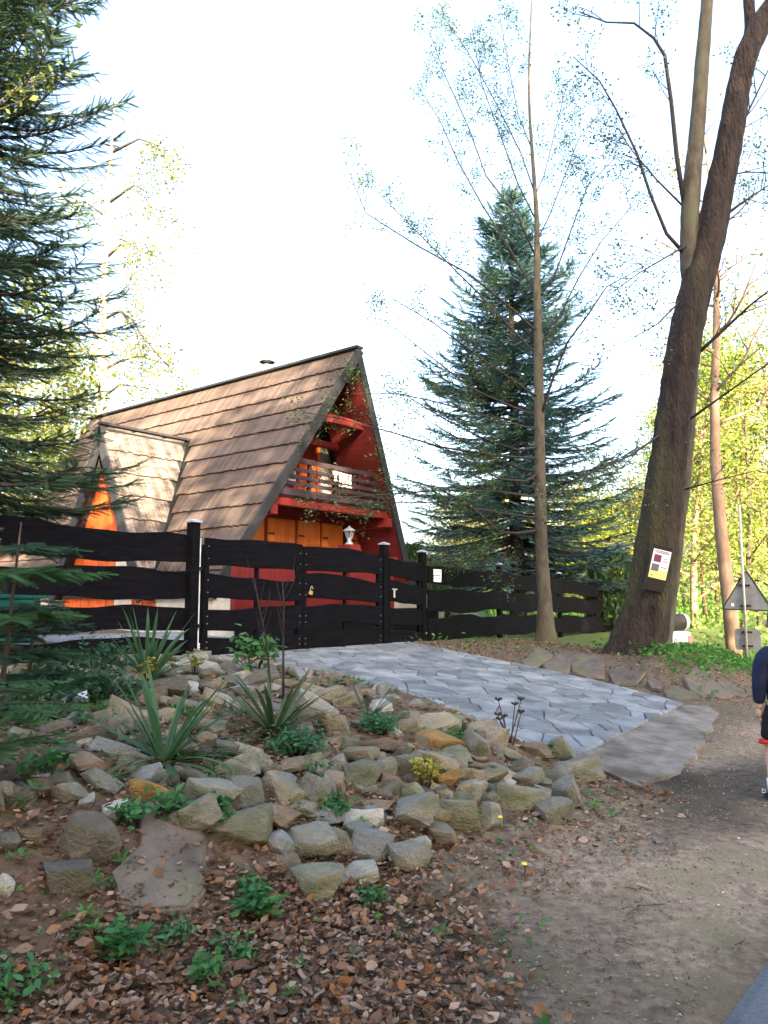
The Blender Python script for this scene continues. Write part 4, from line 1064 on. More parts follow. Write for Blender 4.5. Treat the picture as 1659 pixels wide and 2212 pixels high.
st3 = path3([(1604, 140, D0), (1622, 60, D0 + .1), (1614, -40, D0 + .2)]); trunk_mesh(st3, np.array([14, 13, 12]) * px, 10, .03, 4).build('fork_stem', M_BARK, big, smooth=True)
r = np.random.default_rng(77); out, lp = [], []
def limb(pts, r0, r1, twigs=6, L=.9, depth=1, up=.2, rr_=None):
    pp = [np.array(p) for p in pts]; out.append((pp, np.linspace(r0, r1, len(pp)), 6))
    for k in range(twigs):
        t = .2 + .8 * (k + r.uniform(0, .9)) / twigs; i = min(int(t * (len(pp) - 1)), len(pp) - 2); q = pp[i] + (pp[i + 1] - pp[i]) * (t * (len(pp) - 1) - i)
        d = unit(pp[i + 1] - pp[i]); nd = unit(d + unit(np.cross(d, r.normal(size=3))) * .8)
        grow(q, nd, L * r.uniform(.6, 1.1), max(.008, r1), depth, r, out, lp, up, .22, (2, 4), .6, 5)
limb(path3([(1478, 440, D0), (1462, 340, 12.9), (1450, 220, 12.8), (1436, 120, 12.7), (1412, 82, 12.6), (1370, 50, 12.5), (1310, 48, 12.4), (1250, 25, 12.3)]), .045, .010, 7)
limb(path3([(1476, 545, D0), (1440, 505, 12.9), (1405, 420, 12.8), (1375, 330, 12.7), (1330, 235, 12.6), (1295, 175, 12.5), (1238, 122, 12.4)]), .035, .008, 8)
limb(path3([(1475, 445, D0), (1420, 390, 12.8), (1365, 325, 12.6), (1330, 270, 12.5)]), .02, .006, 5)
limb(path3([(1560, 470, D0), (1600, 440, 13.2), (1660, 400, 13.4)]), .035, .012, 5)
limb(path3([(1575, 330, D0), (1612, 250, 13.2), (1660, 150, 13.4)]), .03, .012, 5)
limb(path3([(1566, 380, D0), (1610, 372, 13.2), (1665, 372, 13.5)]), .02, .01, 4)
limb(path3([(1500, 770, D0), (1560, 715, 12.8), (1620, 660, 12.5), (1670, 620, 12.3)]), .035, .012, 6)
limb(path3([(1500, 520, D0), (1440, 555, 12.7), (1380, 590, 12.5), (1310, 640, 12.3)]), .02, .006, 8)
limb(path3([(1480, 640, D0), (1420, 700, 12.6), (1350, 740, 12.3)]), .018, .006, 7)
limb(path3([(1440, 930, D0), (1360, 985, 12.4), (1280, 1020, 12.0), (1230, 1040, 11.8)]), .022, .006, 6)
limb(path3([(1470, 920, D0), (1540, 870, 12.6), (1610, 820, 12.3), (1680, 770, 12.0)]), .025, .008, 6)
limb(path3([(1430, 1065, D0), (1370, 1055, 12.6), (1300, 1060, 12.4)]), .014, .005, 5)
limb(path3([(1470, 1060, D0), (1540, 1040, 12.7), (1640, 1015, 12.3)]), .016, .005, 6)
tubes(out, 'branches', M_TWIG, big, 5)
link('crown', leaves_mesh(lp, r, 4, .08, .055, (.05, .075, .03), (.10, .14, .05)), M_GREEN, big)
# poster on a dark board nailed to the trunk
pc = P(1404, 1222, D0) + np.array((.0, -.47, 0)); po = empty('poster', tuple(pc)); po.rotation_euler = (R(4), R(13), R(3)); tag(po, 'tilted paper poster with two pictures on a black board nailed to the big tree', 'poster')
m = MB(); m.bb(-.175, .155, .0, .03, -.44, .30); m.build('backing_board', M_IRON, po)
def ppm(n, c): return pmat(n, c, tuple(q * 1.1 for q in c), 8, .6, 0)
m = MB(); m.bb(-.15, .145, -.006, -.001, -.235, .235); m.build('paper', ppm('poster_paper', (.62, .60, .58)), po)
m = MB(); m.bb(-.149, .144, -.0085, -.0065, -.234, -.09); m.build('yellow_panel', ppm('poster_yellow', (.55, .50, .16)), po)
m = MB(); m.bb(-.12, .0, -.011, -.009, .03, .15); m.build('purple_picture', ppm('poster_purple', (.12, .022, .06)), po)
m = MB(); m.bb(-.13, -.01, -.0112, -.009, -.12, -.005); m.build('dark_picture', ppm('poster_dark', (.09, .09, .10)), po)
m = MB()
for z, x0, x1 in ((.205, -.13, .10), (.18, -.11, .12), (.09, .04, .11), (.05, .03, .12), (-.05, .02, .12), (-.20, -.12, -.07)):
    x = x0
    while x < x1: w = rn.uniform(.010, .022); m.bb(x, min(x + w, x1), -.0115, -.009, z, z + .014); x += w + .006
m.build('print', ppm('poster_ink', (.08, .07, .10)), po)

# ------------------------------------------------------------------ slim hornbeam at the fence
hb = G(1178, 1384); D1 = float(hb[1]); r = np.random.default_rng(91); out, lp = [], []
horn = empty('hornbeam_tree', (0, 0, 0)); tag(horn, 'slim grey tree with fine ascending branches in front of the big spruce', 'tree')
tp = path3([(1180, 1398, D1), (1176, 1300, D1), (1170, 1200, D1), (1167, 1060, D1), (1165, 900, D1), (1163, 750, D1), (1160, 600, D1), (1160, 470, D1), (1152, 360, D1), (1144, 250, D1), (1142, 150, D1), (1146, 60, D1), (1150, -40, D1)])
trunk_mesh(tp, np.array([21, 16, 14.5, 14, 13, 11.5, 9, 6.5, 5, 3.8, 2.8, 2, 1.2]) * .86 * D1 / F, 14, .03, 5, flare=.5).build('trunk', M_BARKG, horn, smooth=True)
def limb2(pts, r0, n, L=.8, up=.3): limb(pts, r0 * 1.35, .008, n, L, 1, up)
spec = [  # (start v, [(u, v, dY)...], radius)
    (1145, [(1120, 1152, -.2), (1080, 1150, -.4), (1030, 1105, -.7), (985, 1075, -1.0), (930, 1045, -1.3)], .030), (1020, [(1135, 1040, -.3), (1080, 1035, -.6), (1000, 990, -1.0), (900, 935, -1.4)], .024),
    (1020, [(1130, 1015, .3), (1060, 985, .6), (960, 930, 1.0), (880, 880, 1.2)], .024), (965, [(1120, 972, -.4), (1050, 950, -.9), (960, 905, -1.5), (870, 850, -2.0)], .022),
    (900, [(1110, 880, .3), (1020, 840, .5), (930, 770, .8), (830, 690, 1.0)], .022), (860, [(1120, 830, -.4), (1040, 775, -.9), (940, 700, -1.4), (840, 640, -1.8)], .020),
    (770, [(1120, 725, .2), (1040, 640, .4), (960, 560, .6), (880, 480, .8), (820, 420, .9)], .020), (720, [(1110, 670, -.3), (1010, 590, -.7), (900, 530, -1.1), (790, 460, -1.4), (745, 350, -1.5)], .020),
    (640, [(1115, 560, .3), (1040, 440, .5), (990, 350, .7), (950, 260, .8), (900, 180, .9)], .018), (560, [(1120, 470, -.3), (1050, 380, -.5), (1010, 270, -.7), (960, 160, -.8), (925, 60, -.9)], .016),
    (480, [(1120, 400, .2), (1080, 290, .4), (1040, 180, .5), (1020, 60, .6)], .014), (420, [(1125, 330, -.2), (1070, 220, -.3), (1010, 110, -.4), (960, 40, -.5)], .012), (330, [(1120, 250, .2), (1100, 150, .3), (1080, 40, .3)], .010),
    (910, [(1190, 830, -.3), (1225, 740, -.5), (1270, 680, -.8), (1310, 620, -1.0), (1400, 570, -1.3)], .026), (760, [(1200, 700, .3), (1250, 600, .5), (1300, 520, .7), (1370, 440, .9)], .020),
    (650, [(1200, 590, -.2), (1240, 480, -.4), (1270, 400, -.5), (1330, 340, -.7)], .016), (520, [(1185, 470, .2), (1220, 380, .3), (1250, 300, .4), (1300, 240, .5)], .012), (420, [(1175, 380, -.2), (1200, 280, -.3), (1225, 180, -.3)], .009),
    (1130, [(1200, 1128, -.4), (1260, 1120, -.8), (1330, 1128, -1.2)], .012), (1090, [(1210, 1060, .4), (1290, 1010, .8), (1380, 950, 1.2)], .018), (1230, [(1120, 1235, -.4), (1050, 1215, -.8), (960, 1195, -1.1)], .010),
    (1075, [(1080, 1062, -.5), (960, 1058, -1.2), (860, 1066, -1.8), (780, 1072, -2.4), (700, 1078, -2.8)], .020), (990, [(1080, 985, -.4), (950, 965, -1.0), (850, 935, -1.6), (740, 905, -2.2), (655, 890, -2.6)], .020), (1120, [(1060, 1105, -.5), (950, 1085, -1.1), (870, 1085, -1.6), (800, 1088, -2.0)], .018), (930, [(1070, 905, -.3), (950, 870, -.8), (860, 850, -1.2), (760, 850, -1.7)], .016)]
for v0, pts, r0 in spec:
    u0 = np.interp(v0, [360, 470, 600, 900, 1200], [1152, 1160, 1160, 1165, 1170])
    limb2([P(u0, v0, D1)] + [P(u, v, D1 + dy) for u, v, dy in pts], r0, 16 if v0 > 600 else 13)
tubes(out, 'branches', M_TWIG, horn, 5)
link('crown', leaves_mesh(lp, r, 5, .07, .055, (.055, .085, .03), (.11, .17, .05), flat=.7), M_GREEN, horn)

# ------------------------------------------------------------------ other deciduous trees
def broadleaf(name, label, base, Ht, r0, seed, bark, c1, c2, n=9, z0=.3, L=.36, depth=2, per=6, spread=.25, size=.22, lean=(0, 0), split=(3, 4), group=None, up=.3, sub='crown'):
    r = np.random.default_rng(seed); out, lp = [], []; g = empty(name, tuple(base)); tag(g, label, 'tree', group)
    zs_ = np.linspace(-.2, Ht, 9); pts = [np.array((lean[0] * (q / Ht) + .12 * math.sin(q * .5 + seed), lean[1] * q / Ht + .10 * math.cos(q * .6 + seed), q)) for q in zs_]
    m = MB(); m.tube(pts, [r0 * (1 - .85 * max(q, 0) / Ht) for q in zs_], 9); m.build('trunk', bark, g, smooth=True)
    for k in range(n):
        f = z0 + (1 - z0) * (k + r.uniform(0, .9)) / n; q = np.array([np.interp(f * Ht, zs_, [p[i] for p in pts]) for i in range(3)]); a = 2.4 * k + r.uniform(-.4, .4)
        d = np.array((math.cos(a), math.sin(a), .55)); grow(q, d, Ht * L * (1.1 - .55 * f) * r.uniform(.8, 1.15), r0 * .32 * (1.1 - f * .7), depth, r, out, lp, up, .25, split, .62, 5)
    tubes(out, 'branches', bark if bark is not M_BARKB else M_TWIG, g, 4)
    link('crown', leaves_mesh(lp, r, per, spread, size, c1, c2), M_GREEN, g); return g
# birch behind the chalet
bz = P(222, 1150, 28.0); r = np.random.default_rng(15); out, lp = [], []
birch = empty('birch_tree', (0, 0, 0)); tag(birch, 'pale trunked birch with drooping branches behind the left roof end', 'tree')
DB = 28.0; tp = path3([(222, 1290, DB), (220, 1000, DB), (219, 850, DB), (222, 700, DB), (226, 560, DB), (232, 440, DB), (240, 330, DB), (250, 200, DB)])
trunk_mesh(tp, np.array([14, 12, 11.5, 10.5, 9, 7, 5, 2]) * DB / F, 12, .03, 6).build('trunk', M_BARKB, birch, smooth=True)
for pts in ([(224, 690, 28), (258, 672, 27.8), (285, 690, 27.6), (310, 730, 27.5), (345, 770, 27.4), (395, 830, 27.3)], [(224, 690, 28), (262, 672, 28.4), (295, 720, 28.6), (310, 790, 28.8)], [(224, 650, 28), (265, 640, 27.5), (300, 600, 27)],
            [(222, 740, 28), (180, 700, 27.5), (150, 690, 27)], [(221, 800, 28), (260, 780, 28.5), (300, 770, 29), (370, 790, 29.3)], [(221, 860, 28), (260, 830, 28), (330, 840, 28.3)], [(226, 560, 28), (270, 520, 28), (300, 540, 28)],
            [(222, 780, 28), (185, 760, 28), (150, 790, 28)], [(232, 440, 28), (290, 400, 28), (330, 420, 28)], [(240, 330, 28), (300, 300, 28), (360, 320, 28)], [(232, 470, 28), (190, 440, 28)], [(221, 880, 28), (170, 860, 28), (120, 880, 28)]):
    limb(path3(pts), .07, .012, 8, 1.6, 1, -.5)
tubes(out, 'branches', M_TWIG, birch, 4)
link('crown', leaves_mesh(lp, r, 5, .22, .13, (.12, .14, .03), (.24, .24, .05)), M_GREEN, birch)
# leafy boughs at the upper left come from a young beech inside the fence
broadleaf('young_beech', 'young leafy beech standing among the fir boughs at the upper left', (-5.3, 8.4, H(-5.3, 8.4)), 10.5, .09, 18, M_BARKG, (.07, .10, .025), (.16, .19, .045), n=15, z0=.55, L=.22, depth=1, per=6, spread=.12, size=.10, lean=(-.1, .0))
# forest to the right and behind
YG1, YG2 = (.20, .20, .045), (.40, .36, .10)  # leaf colours paled towards yellow in place of haze over the wood
tb = P(1577, 1392, 20.0)
g = broadleaf('slender_tree', 'straight tan trunked tree behind the warning sign', (tb[0], tb[1], H(tb[0], tb[1]) - .1), 14.5, .20, 40, M_BARKP, YG1, YG2, n=16, z0=.42, L=.16, depth=1, per=3, spread=.2, size=.10)
rt = random.Random(55)
LAB = ['nearest thin trunked', 'bright yellow-green', 'tall bare stemmed', 'bushy golden', 'slender pale', 'dense fresh green', 'far hazy', 'low spreading', 'crooked slender', 'small golden', 'broad sunlit', 'leaning fresh green', 'thick leaved', 'high crowned', 'thin pale green', 'distant golden']
spots = [(1500, 30), (1530, 34), (1555, 38), (1605, 29), (1635, 33), (1665, 37), (1480, 44), (1510, 50), (1580, 46), (1640, 48), (1420, 42), (1370, 40), (1330, 46), (1690, 30), (1545, 58), (1620, 60)]
for i, (u, Y) in enumerate(spots):
    q = P(u, 1340, Y); Ht = rt.uniform(9.5, 12.5) if Y < 45 else rt.uniform(11, 14)
    if u < 1440: Ht = rt.uniform(5, 8)
    broadleaf('forest_tree', LAB[i] + ' tree of the sunlit wood, ' + ('seen past the fence end' if u < 1440 else 'right of the big leaning tree'), (q[0], q[1], H(q[0], q[1])), Ht, rt.uniform(.09, .16), 60 + i, rt.choice([M_BARKP, M_BARKG]),
              YG1 if i % 3 else (.10, .17, .03), YG2 if i % 3 else (.22, .30, .05), n=13, z0=.08, L=.30, depth=2, per=12, spread=.42, size=.15, split=(2, 4), group='trees of the sunlit wood', lean=(rt.uniform(-.8, .8), 0))
for i, (u, Y, Ht, c1, c2, lb) in enumerate([(20, 24, 7.5, YG1, YG2, 'yellow-green tree behind the fir at the left edge'), (95, 30, 9, YG1, YG2, 'golden bush-like tree left of the dormer'), (-60, 20, 8, (.08, .13, .03), (.18, .22, .05), 'shady tree at the far left behind the fence'),
                                    (985, 36, 4.6, YG1, YG2, 'low golden tree between chalet and spruce'), (1085, 38, 6.0, YG1, YG2, 'golden tree glimpsed through the spruce'), (1210, 36, 5.2, YG1, YG2, 'yellow lit tree right of the spruce trunk'), (1290, 33, 4.6, (.2, .26, .03), (.36, .38, .05), 'bright yellow bush over the right fence')]):
    q = P(u, 1330, Y); broadleaf('background_tree', lb, (q[0], q[1], H(q[0], q[1])), Ht, .12, 90 + i, M_BARKG, c1, c2, n=14, z0=.1, L=.34, depth=2, per=8, spread=.3, size=.16, split=(3, 4), group='background trees')
# thujas
def thuja(u, v, Y, Ht, rad, seed, label):
    q = P(u, v, Y); r = np.random.default_rng(seed); g = empty('thuja', (q[0], q[1], H(q[0], q[1]))); tag(g, label, 'shrub', 'clipped thujas'); N = 2600
    z = r.uniform(0.05, 1, N) ** .9; rr_ = rad * np.sqrt(np.clip(1 - (z - .25) ** 2 / .6, 0, 1)) * (.75 + .25 * np.sqrt(r.uniform(0, 1, N))); a = r.uniform(0, 6.283, N)
    pos = np.stack([rr_ * np.cos(a), rr_ * np.sin(a), z * Ht], 1); d = np.stack([np.cos(a) * .5, np.sin(a) * .5, np.ones(N)], 1) + r.normal(size=(N, 3)) * .3
    tv, tf = spray_template(4, .4, .12, 2); mixv = r.uniform(0, 1, (N, 1))
    Vv, Ff, Cc = instance(tv, tf, frames(d, r.normal(size=(N, 3)), r.uniform(.14, .26, N)), pos, np.array((.015, .04, .018)) * (1 - mixv) + np.array((.04, .085, .03)) * mixv)
    link('foliage', npmesh('foliage', Vv, Ff, Cc), M_NEED, g); m = MB(); m.tube([(0, 0, -.1), (0, 0, Ht * .8)], [.06, .01], 6); m.build('trunk', M_BARK, g)
thuja(893, 1250, 21.5, 2.3, .42, 1, 'narrow thuja beside the right roof edge of the chalet')
thuja(935, 1250, 22.5, 1.9, .45, 2, 'thuja behind the white notice on the fence')
thuja(1325, 1280, 26.5, 2.7, .9, 3, 'dark thuja over the far end of the right fence')
# trees across the road behind the viewer, whose crowns keep the foreground in shade
for i, (x, y, Ht, L, n, per, lb) in enumerate([(2.0, -9, 9.0, .42, 17, 10, 'first'), (6.0, -10, 9.3, .42, 18, 10, 'second'), (10.5, -9.5, 13, .36, 20, 10, 'third'), (15, -11, 23, .34, 26, 9, 'fourth'), (-2.5, -10, 8.4, .44, 17, 10, 'fifth'), (9.9, -15, 17.5, .30, 12, 44, 'sixth'), (5.0, -15, 16, .32, 9, 44, 'seventh'), (13, -15, 20, .34, 22, 8, 'eighth'), (-6.5, -9, 8, .44, 17, 10, 'ninth'), (12.2, -11, 17, .34, 22, 7, 'tenth'), (17.2, -14, 24, .30, 24, 7, 'eleventh'), (-.5, -16, 14.5, .32, 8, 44, 'twelfth')]):
    broadleaf('roadside_tree', lb + ' leafy tree across the road behind the viewer', (x, y, H(x, y)), Ht, .22, 120 + i, M_BARK, (.05, .08, .02), (.09, .13, .03), n=n, z0=.10, L=L, depth=2 if per < 14 else 1, per=per, spread=.38 if per < 14 else .5, size=.42, split=(3, 4) if per < 14 else (1, 2), group='trees across the road')

# ------------------------------------------------------------------ rock garden plants
def strap_leaves(name, label, base, n, L, w, seed, c1, c2, spread=(.15, 1.35), cat='plant', group=None, bend=1.0):
    r = random.Random(seed); g = empty(name, tuple(base)); tag(g, label, cat, group)
    meshes = []
    for k in range(n):
        m = MB(); a = r.uniform(0, 6.283); el = r.uniform(*spread); l = L * r.uniform(.7, 1.15) * (1.05 if el > .9 else 1); ww = w * r.uniform(.8, 1.2)
        h = np.array((math.cos(a), math.sin(a), 0)); sd = np.array((-h[1], h[0], 0)); d = h * math.cos(el) + np.array((0, 0, math.sin(el))); p = h * .015; rows = []
        mx = r.random(); m.cc = tuple(np.array(c1) * (1 - mx) + np.array(c2) * mx); b = bend * r.uniform(.02, .22) * (1.3 - el * .6)
        S = 7
        for i in range(S + 1):
            t = i / S; wd_ = ww * (.7 + 1.1 * t) * (1 - t) ** .55 if t < 1 else 0
            up = np.cross(d, sd); rows.append([m.vert(p - sd * wd_ + up * .25 * wd_), m.vert(p), m.vert(p + sd * wd_ + up * .25 * wd_)])
            p = p + d * (l / S); d = unit(d + np.array((0, 0, -b * (.4 + t))))
            if p[2] < .015: p[2] = .015; d[2] = max(d[2], 0); d = unit(d)
        for x, y in zip(rows, rows[1:]): m.f.append([x[0], y[0], y[1], x[1]]); m.f.append([x[1], y[1], y[2], x[2]])
        m.build('leaf', M_GREEN, g, smooth=True, col=True)
    return g
YC1, YC2 = (.028, .085, .035), (.075, .155, .055)
strap_leaves('yucca', 'upper yucca with upright sword leaves in front of the gate post', G(318, 1474), 44, .64, .022, 1, YC1, YC2, (.2, 1.4), group='yuccas of the rock garden')
strap_leaves('yucca', 'lower left yucca with long spreading leaves above the ochre rock', G(352, 1650), 50, .58, .019, 2, YC1, YC2, (.0, 1.2), group='yuccas of the rock garden')
strap_leaves('yucca', 'dark flat spreading yucca in the middle of the rock garden', G(592, 1586), 56, .56, .017, 3, (.022, .055, .022), (.085, .12, .045), (.0, 1.0), group='yuccas of the rock garden', bend=.6)
strap_leaves('yucca', 'small spiky plant at the upper edge beside the paving', G(795, 1556), 22, .34, .013, 4, (.025, .06, .025), (.06, .11, .05), (.1, 1.2), group='yuccas of the rock garden')
def leafy(name, label, base, hgt, rad, nst, lsize, c1, c2, seed, per=14, cat='plant', group=None, stem=None):
    r = np.random.default_rng(seed); g = empty(name, tuple(base)); tag(g, label, cat, group); st = []; lp_ = []
    for k in range(nst):
        a = r.uniform(0, 6.283); q = rad * math.sqrt(r.uniform()); hh = hgt * r.uniform(.6, 1.05); tipp = np.array((q * math.cos(a), q * math.sin(a), hh))
        p0 = np.array((.2 * tipp[0], .2 * tipp[1], 0)); pts = [p0 + (tipp - p0) * t + np.array((0, 0, .1 * hh * math.sin(3.14 * t))) for t in np.linspace(0, 1, 4)]; st.append((pts, np.linspace(.005, .002, 4), 4))
        for q in pts[2:]: lp_.append((q, tipp))
    tubes(st, 'stems', stem or MATS['twig'], g)
    link('leaves', leaves_mesh(lp_, r, per, rad * .22, lsize, c1, c2, LEAF_V, LEAF_F, .55), M_GREEN, g); return g
for i, (u, v, lb) in enumerate([(150, 1478, 'dark leafy clump under the left fence'), (225, 1452, 'low dark plant left of the upper yucca'), (95, 1560, 'dark leafy clump beside the pale plastic scrap'), (215, 1520, 'green creeping plant among the upper left stones')]):
    leafy('creeper', lb, G(u, v), .22, .30, 26, .06, (.012, .05, .022), (.035, .10, .04), 200 + i, per=7, group='dark creepers at the upper left')
leafy('peony', 'bushy green peony beside the gate at the edge of the paving', G(548, 1462), .34, .26, 9, .085, (.04, .12, .035), (.09, .22, .06), 3, per=11)
leafy('golden_shrub', 'small yellow leaved shrub among the lower right rocks', G(920, 1712), .20, .085, 10, .035, (.27, .25, .03), (.42, .38, .06), 4, per=10, group='golden shrubs')
leafy('golden_shrub', 'yellow leaved shrub left of the upper rocks below the gate post', G(420, 1462), .22, .07, 8, .035, (.20, .18, .03), (.32, .28, .05), 5, per=9, group='golden shrubs')
leafy('golden_shrub', 'faded yellow twig plant growing in front of the upper yucca', G(318, 1490), .24, .08, 7, .032, (.22, .18, .03), (.34, .28, .05), 6, per=8, group='golden shrubs')
leafy('sedum_clump', 'blue-green feathery clump right of the dark yucca', G(645, 1635), .13, .17, 30, .035, (.03, .12, .055), (.07, .20, .09), 7, per=12, group='feathery clumps')
leafy('sedum_clump', 'blue-green feathery clump at the paving edge beside the spiky plant', G(822, 1588), .13, .14, 26, .032, (.03, .12, .05), (.08, .21, .09), 8, per=12, group='feathery clumps')
GP = [(692, 1742, 'weed with bright leaves between the tan and the long grey rock'), (722, 1772, 'spreading leafy weed below the long grey rock'), (475, 1778, 'leafy weed under the grey rocks left of centre'), (690, 1680, 'green weed above the long grey rock'), (280, 1790, 'tall leafy weed left of the big slab'), (365, 1785, 'weed at the upper edge of the big slab'),
      (800, 1960, 'glossy leafy weed below the pale flat rock'), (545, 1960, 'weed right of the big slab in dead leaves'), (260, 2080, 'fern-like weed patch in the leaf litter below the slab'), (350, 2050, 'feathery weed in the leaf litter right of the fern-like patch'), (455, 2140, 'broad leaved weed low in the leaf litter'), (95, 1690, 'weed at the left foot of the grey rocks'),
      (1010, 1780, 'dark leafed herb below the lower right rocks'), (30, 2160, 'weed in the lower left corner'), (550, 2000, 'small weed in the litter below the olive triangular rock'), (505, 2080, 'weed patch in the middle of the leaf litter'), (1195, 1640, 'grassy tuft beside the upright mossy rock')]
for i, (u, v, lb) in enumerate(GP):
    leafy('weed', lb, G(u, v), .08 + .03 * (i % 3), .075 + .03 * (i % 2), 9, .032 + .010 * (i % 3), (.025, .11, .035), (.07, .21, .06), 20 + i, per=6, group='weeds of the rock garden')
def dandelion(u, v, label):
    b = G(u, v); g = empty('dandelion', tuple(b)); tag(g, label, 'flower', 'dandelions'); m = MB(); m.tube([(0, 0, 0), (.01, 0, .04), (.0, -.01, .07)], .003, 5); m.build('stem', M_TWIG, g)
    m = MB(); m.lathe([(.004, .068), (.017, .074), (.014, .080), (.004, .082)], 10, (0, -.01, 0)); m.build('flower_head', MATS['dandelion_yellow'], g)
pmat('dandelion_yellow', (.75, .55, .02), (.85, .65, .04), 30, .6, 0)
dandelion(1080, 1790, 'dandelion below the lower right rocks'); dandelion(1132, 1895, 'dandelion at the edge of the dirt path')
# two bare saplings and dead stalks
def bare(pts, label, seed, name='bare_sapling', r0=.012):
    b = G(*pts[0]); Y = b[1]; g = empty(name, (0, 0, 0)); tag(g, label, 'sapling', 'bare saplings'); pp = [b] + [P(u, v, Y) for u, v in pts[1:]]; r = np.random.default_rng(seed); out = []
    out.append((pp, np.linspace(r0, .005, len(pp)), 6)); lp_ = []
    for k in range(7):
        t = .35 + .6 * k / 7; i = int(t * (len(pp) - 1)); q = pp[i] + (pp[i + 1] - pp[i]) * (t * (len(pp) - 1) - i); a = r.uniform(0, 6.28)
        grow(q, (math.cos(a) * .55, math.sin(a) * .3, .8), r.uniform(.18, .34), .005, 0, r, out, lp_, 1.2, .15, (1, 2), .5, 5)
    tubes(out[:1], 'stem', M_TWIG, g, 6); tubes(out[1:], 'twigs', M_TWIG, g, 4)
bare([(585, 1534), (580, 1430), (573, 1370), (561, 1318), (549, 1248)], 'bare forked sapling standing left of its twin before the gate', 1)
bare([(612, 1524), (612, 1440), (612, 1358), (613, 1303), (610, 1253)], 'thin straight bare sapling standing right of its twin before the gate', 2)
b = G(1103, 1612); ds = empty('dead_flower_stalks', tuple(b)); tag(ds, 'cluster of dead brown seed stalks at the paving edge', 'plant'); r = np.random.default_rng(5); st = []; hd = MB()
for k in range(7):
    a = r.uniform(0, 6.28); hh = r.uniform(.20, .37); tip = np.array((.10 * math.cos(a), .05 * math.sin(a), hh)); st.append(([tip * t + np.array((.02 * math.sin(k), 0, 0)) * (1 - t) for t in np.linspace(0, 1, 4)], np.linspace(.006, .004, 4), 5))
    for j in range(5):
        q = 6.283 * j / 5 + k
        hd = MB(); hd.tube([tip, tip + np.array((.03 * math.cos(q), .03 * math.sin(q), .022))], [.004, .009], 4); hd.build('seed_head', M_TWIG, ds)
tubes(st, 'stalks', M_BARKG, ds)
b = G(150, 1545); m = MB(); rb = random.Random(3)
for k in range(9):
    c = np.array((rb.uniform(-.1, .1), rb.uniform(-.06, .06), rb.uniform(.0, .06))); pts_ = [c + np.array([rb.uniform(-.07, .07) for _ in range(3)]) for _ in range(3)]; m.poly(pts_)
o = m.build('plastic_litter', pmat('pale_plastic', (.42, .48, .58), (.6, .65, .72), 12, .4, 0)); o.location = tuple(b + np.array((0, 0, .05))); tag(o, 'crumpled pale blue plastic scrap among the dark stones at the left', 'litter')

# ------------------------------------------------------------------ leaf litter, grass, petals
def scatter_pts(N, smin, smax, nmin, nmax, keep, r):
    s = r.uniform(smin, smax, N); n = r.uniform(nmin, nmax, N); k = r.uniform(0, 1, N) < keep(s, n); s, n = s[k], n[k]
    x, y = xy(s, n); return np.stack([x, y, height(x, y)], 1), s, n
r = np.random.default_rng(300)
def keep_leaf(s, n):
    w = wavy(s * 1.1, n * 1.3)
    lit = (1 - sm(2.25, 3.3, s - .8 * (n - 1.7) + w * .5)) * (1 - .72 * sm(2.9, 3.3, n)) * sm(1.0, 1.25, n) * (1 - .8 * sm(4.2, 5, n))
    mid_ = .30 * sm(1.9, 2.5, n + w * .4) * (1 - sm(6.2, 7.0, s)) * (1 - .6 * sm(3.4, 4.4, n))
    bank_ = .75 * sm(10.6, 11.2, s) * sm(2.7, 3.4, n) * (1 - sm(14, 17, s))
    return np.maximum(np.maximum(lit, mid_ * .6), bank_)
pos, s, n = scatter_pts(140000, -1.2, 6.2, 1.05, 6.0, keep_leaf, r)
p2, s2, n2 = scatter_pts(34000, 6, 15, 1.0, 8.6, keep_leaf, r); pos = np.concatenate([pos, p2]); s = np.concatenate([s, s2])
N = len(pos); pos[:, 2] += r.uniform(.004, .05, N) * np.where(s < 4, 1, .5)
LP = 1.0 * np.array([(.17, .092, .052), (.24, .145, .092), (.30, .205, .145), (.13, .066, .038), (.21, .095, .040), (.27, .11, .034), (.36, .27, .205), (.10, .062, .042)])
cols = LP[r.choice(len(LP), N, p=[.22, .2, .15, .17, .07, .03, .05, .11])] * r.uniform(.75, 1.2, (N, 1))
tv = np.array([(0, 0, 0), (.3, -.30, .10), (.34, .30, .14), (.72, -.24, .02), (.70, .26, .10), (1.0, .02, .16), (.48, 0, -.02)])
d = r.normal(size=(N, 3)); d[:, 2] *= .28; up = r.normal(size=(N, 3)) * .45; up[:, 2] += 1.0
Vv, Ff, Cc = instance(tv, LEAF_F, frames(d, up, np.exp(r.normal(math.log(.030), .38, N)).clip(.014, .075)), pos, cols)
o = link('leaf_litter', npmesh('leaf_litter', Vv, Ff, Cc), M_LEAFL); tag(o, 'brown dead beech leaves covering the ground below the rocks', 'leaf litter', kind='stuff')
# low green ground cover and grass
def keep_green(s, n):
    w = wavy(s * 1.7 + 2, n * 1.9)
    a = .42 * sm(-.1, .6, w) * sm(1.5, 2.4, n) * (1 - sm(5.8, 6.2, s)) * (1 - .6 * sm(4, 5, n))
    b = sm(11.6, 12.3, s + .3 * w) * sm(3.35, 4.0, n + .3 * w) * (1 - sm(22, 26, s)) * (1 - sm(4.6, 5.1, n) * (1 - sm(12.9, 13.6, s))) * (1 - sm(5.4, 6.4, n))
    c = .05 * sm(10.9, 11.5, s) * sm(4.3, 7.5, n) * (1 - sm(12, 13, s))
    e = .30 * sm(10.6, 11.2, s) * sm(2.6, 3.2, n) * (1 - sm(4, 5, n)) * sm(.0, .4, w)
    return np.maximum.reduce([a, b, c, e])
pos, s, n = scatter_pts(60000, -1.5, 26, 1.3, 9.0, keep_green, r); N = len(pos)
big_ = s > 11; pos[:, 2] += r.uniform(.01, .05, N) + np.where(big_, r.uniform(0, .16, N), 0)
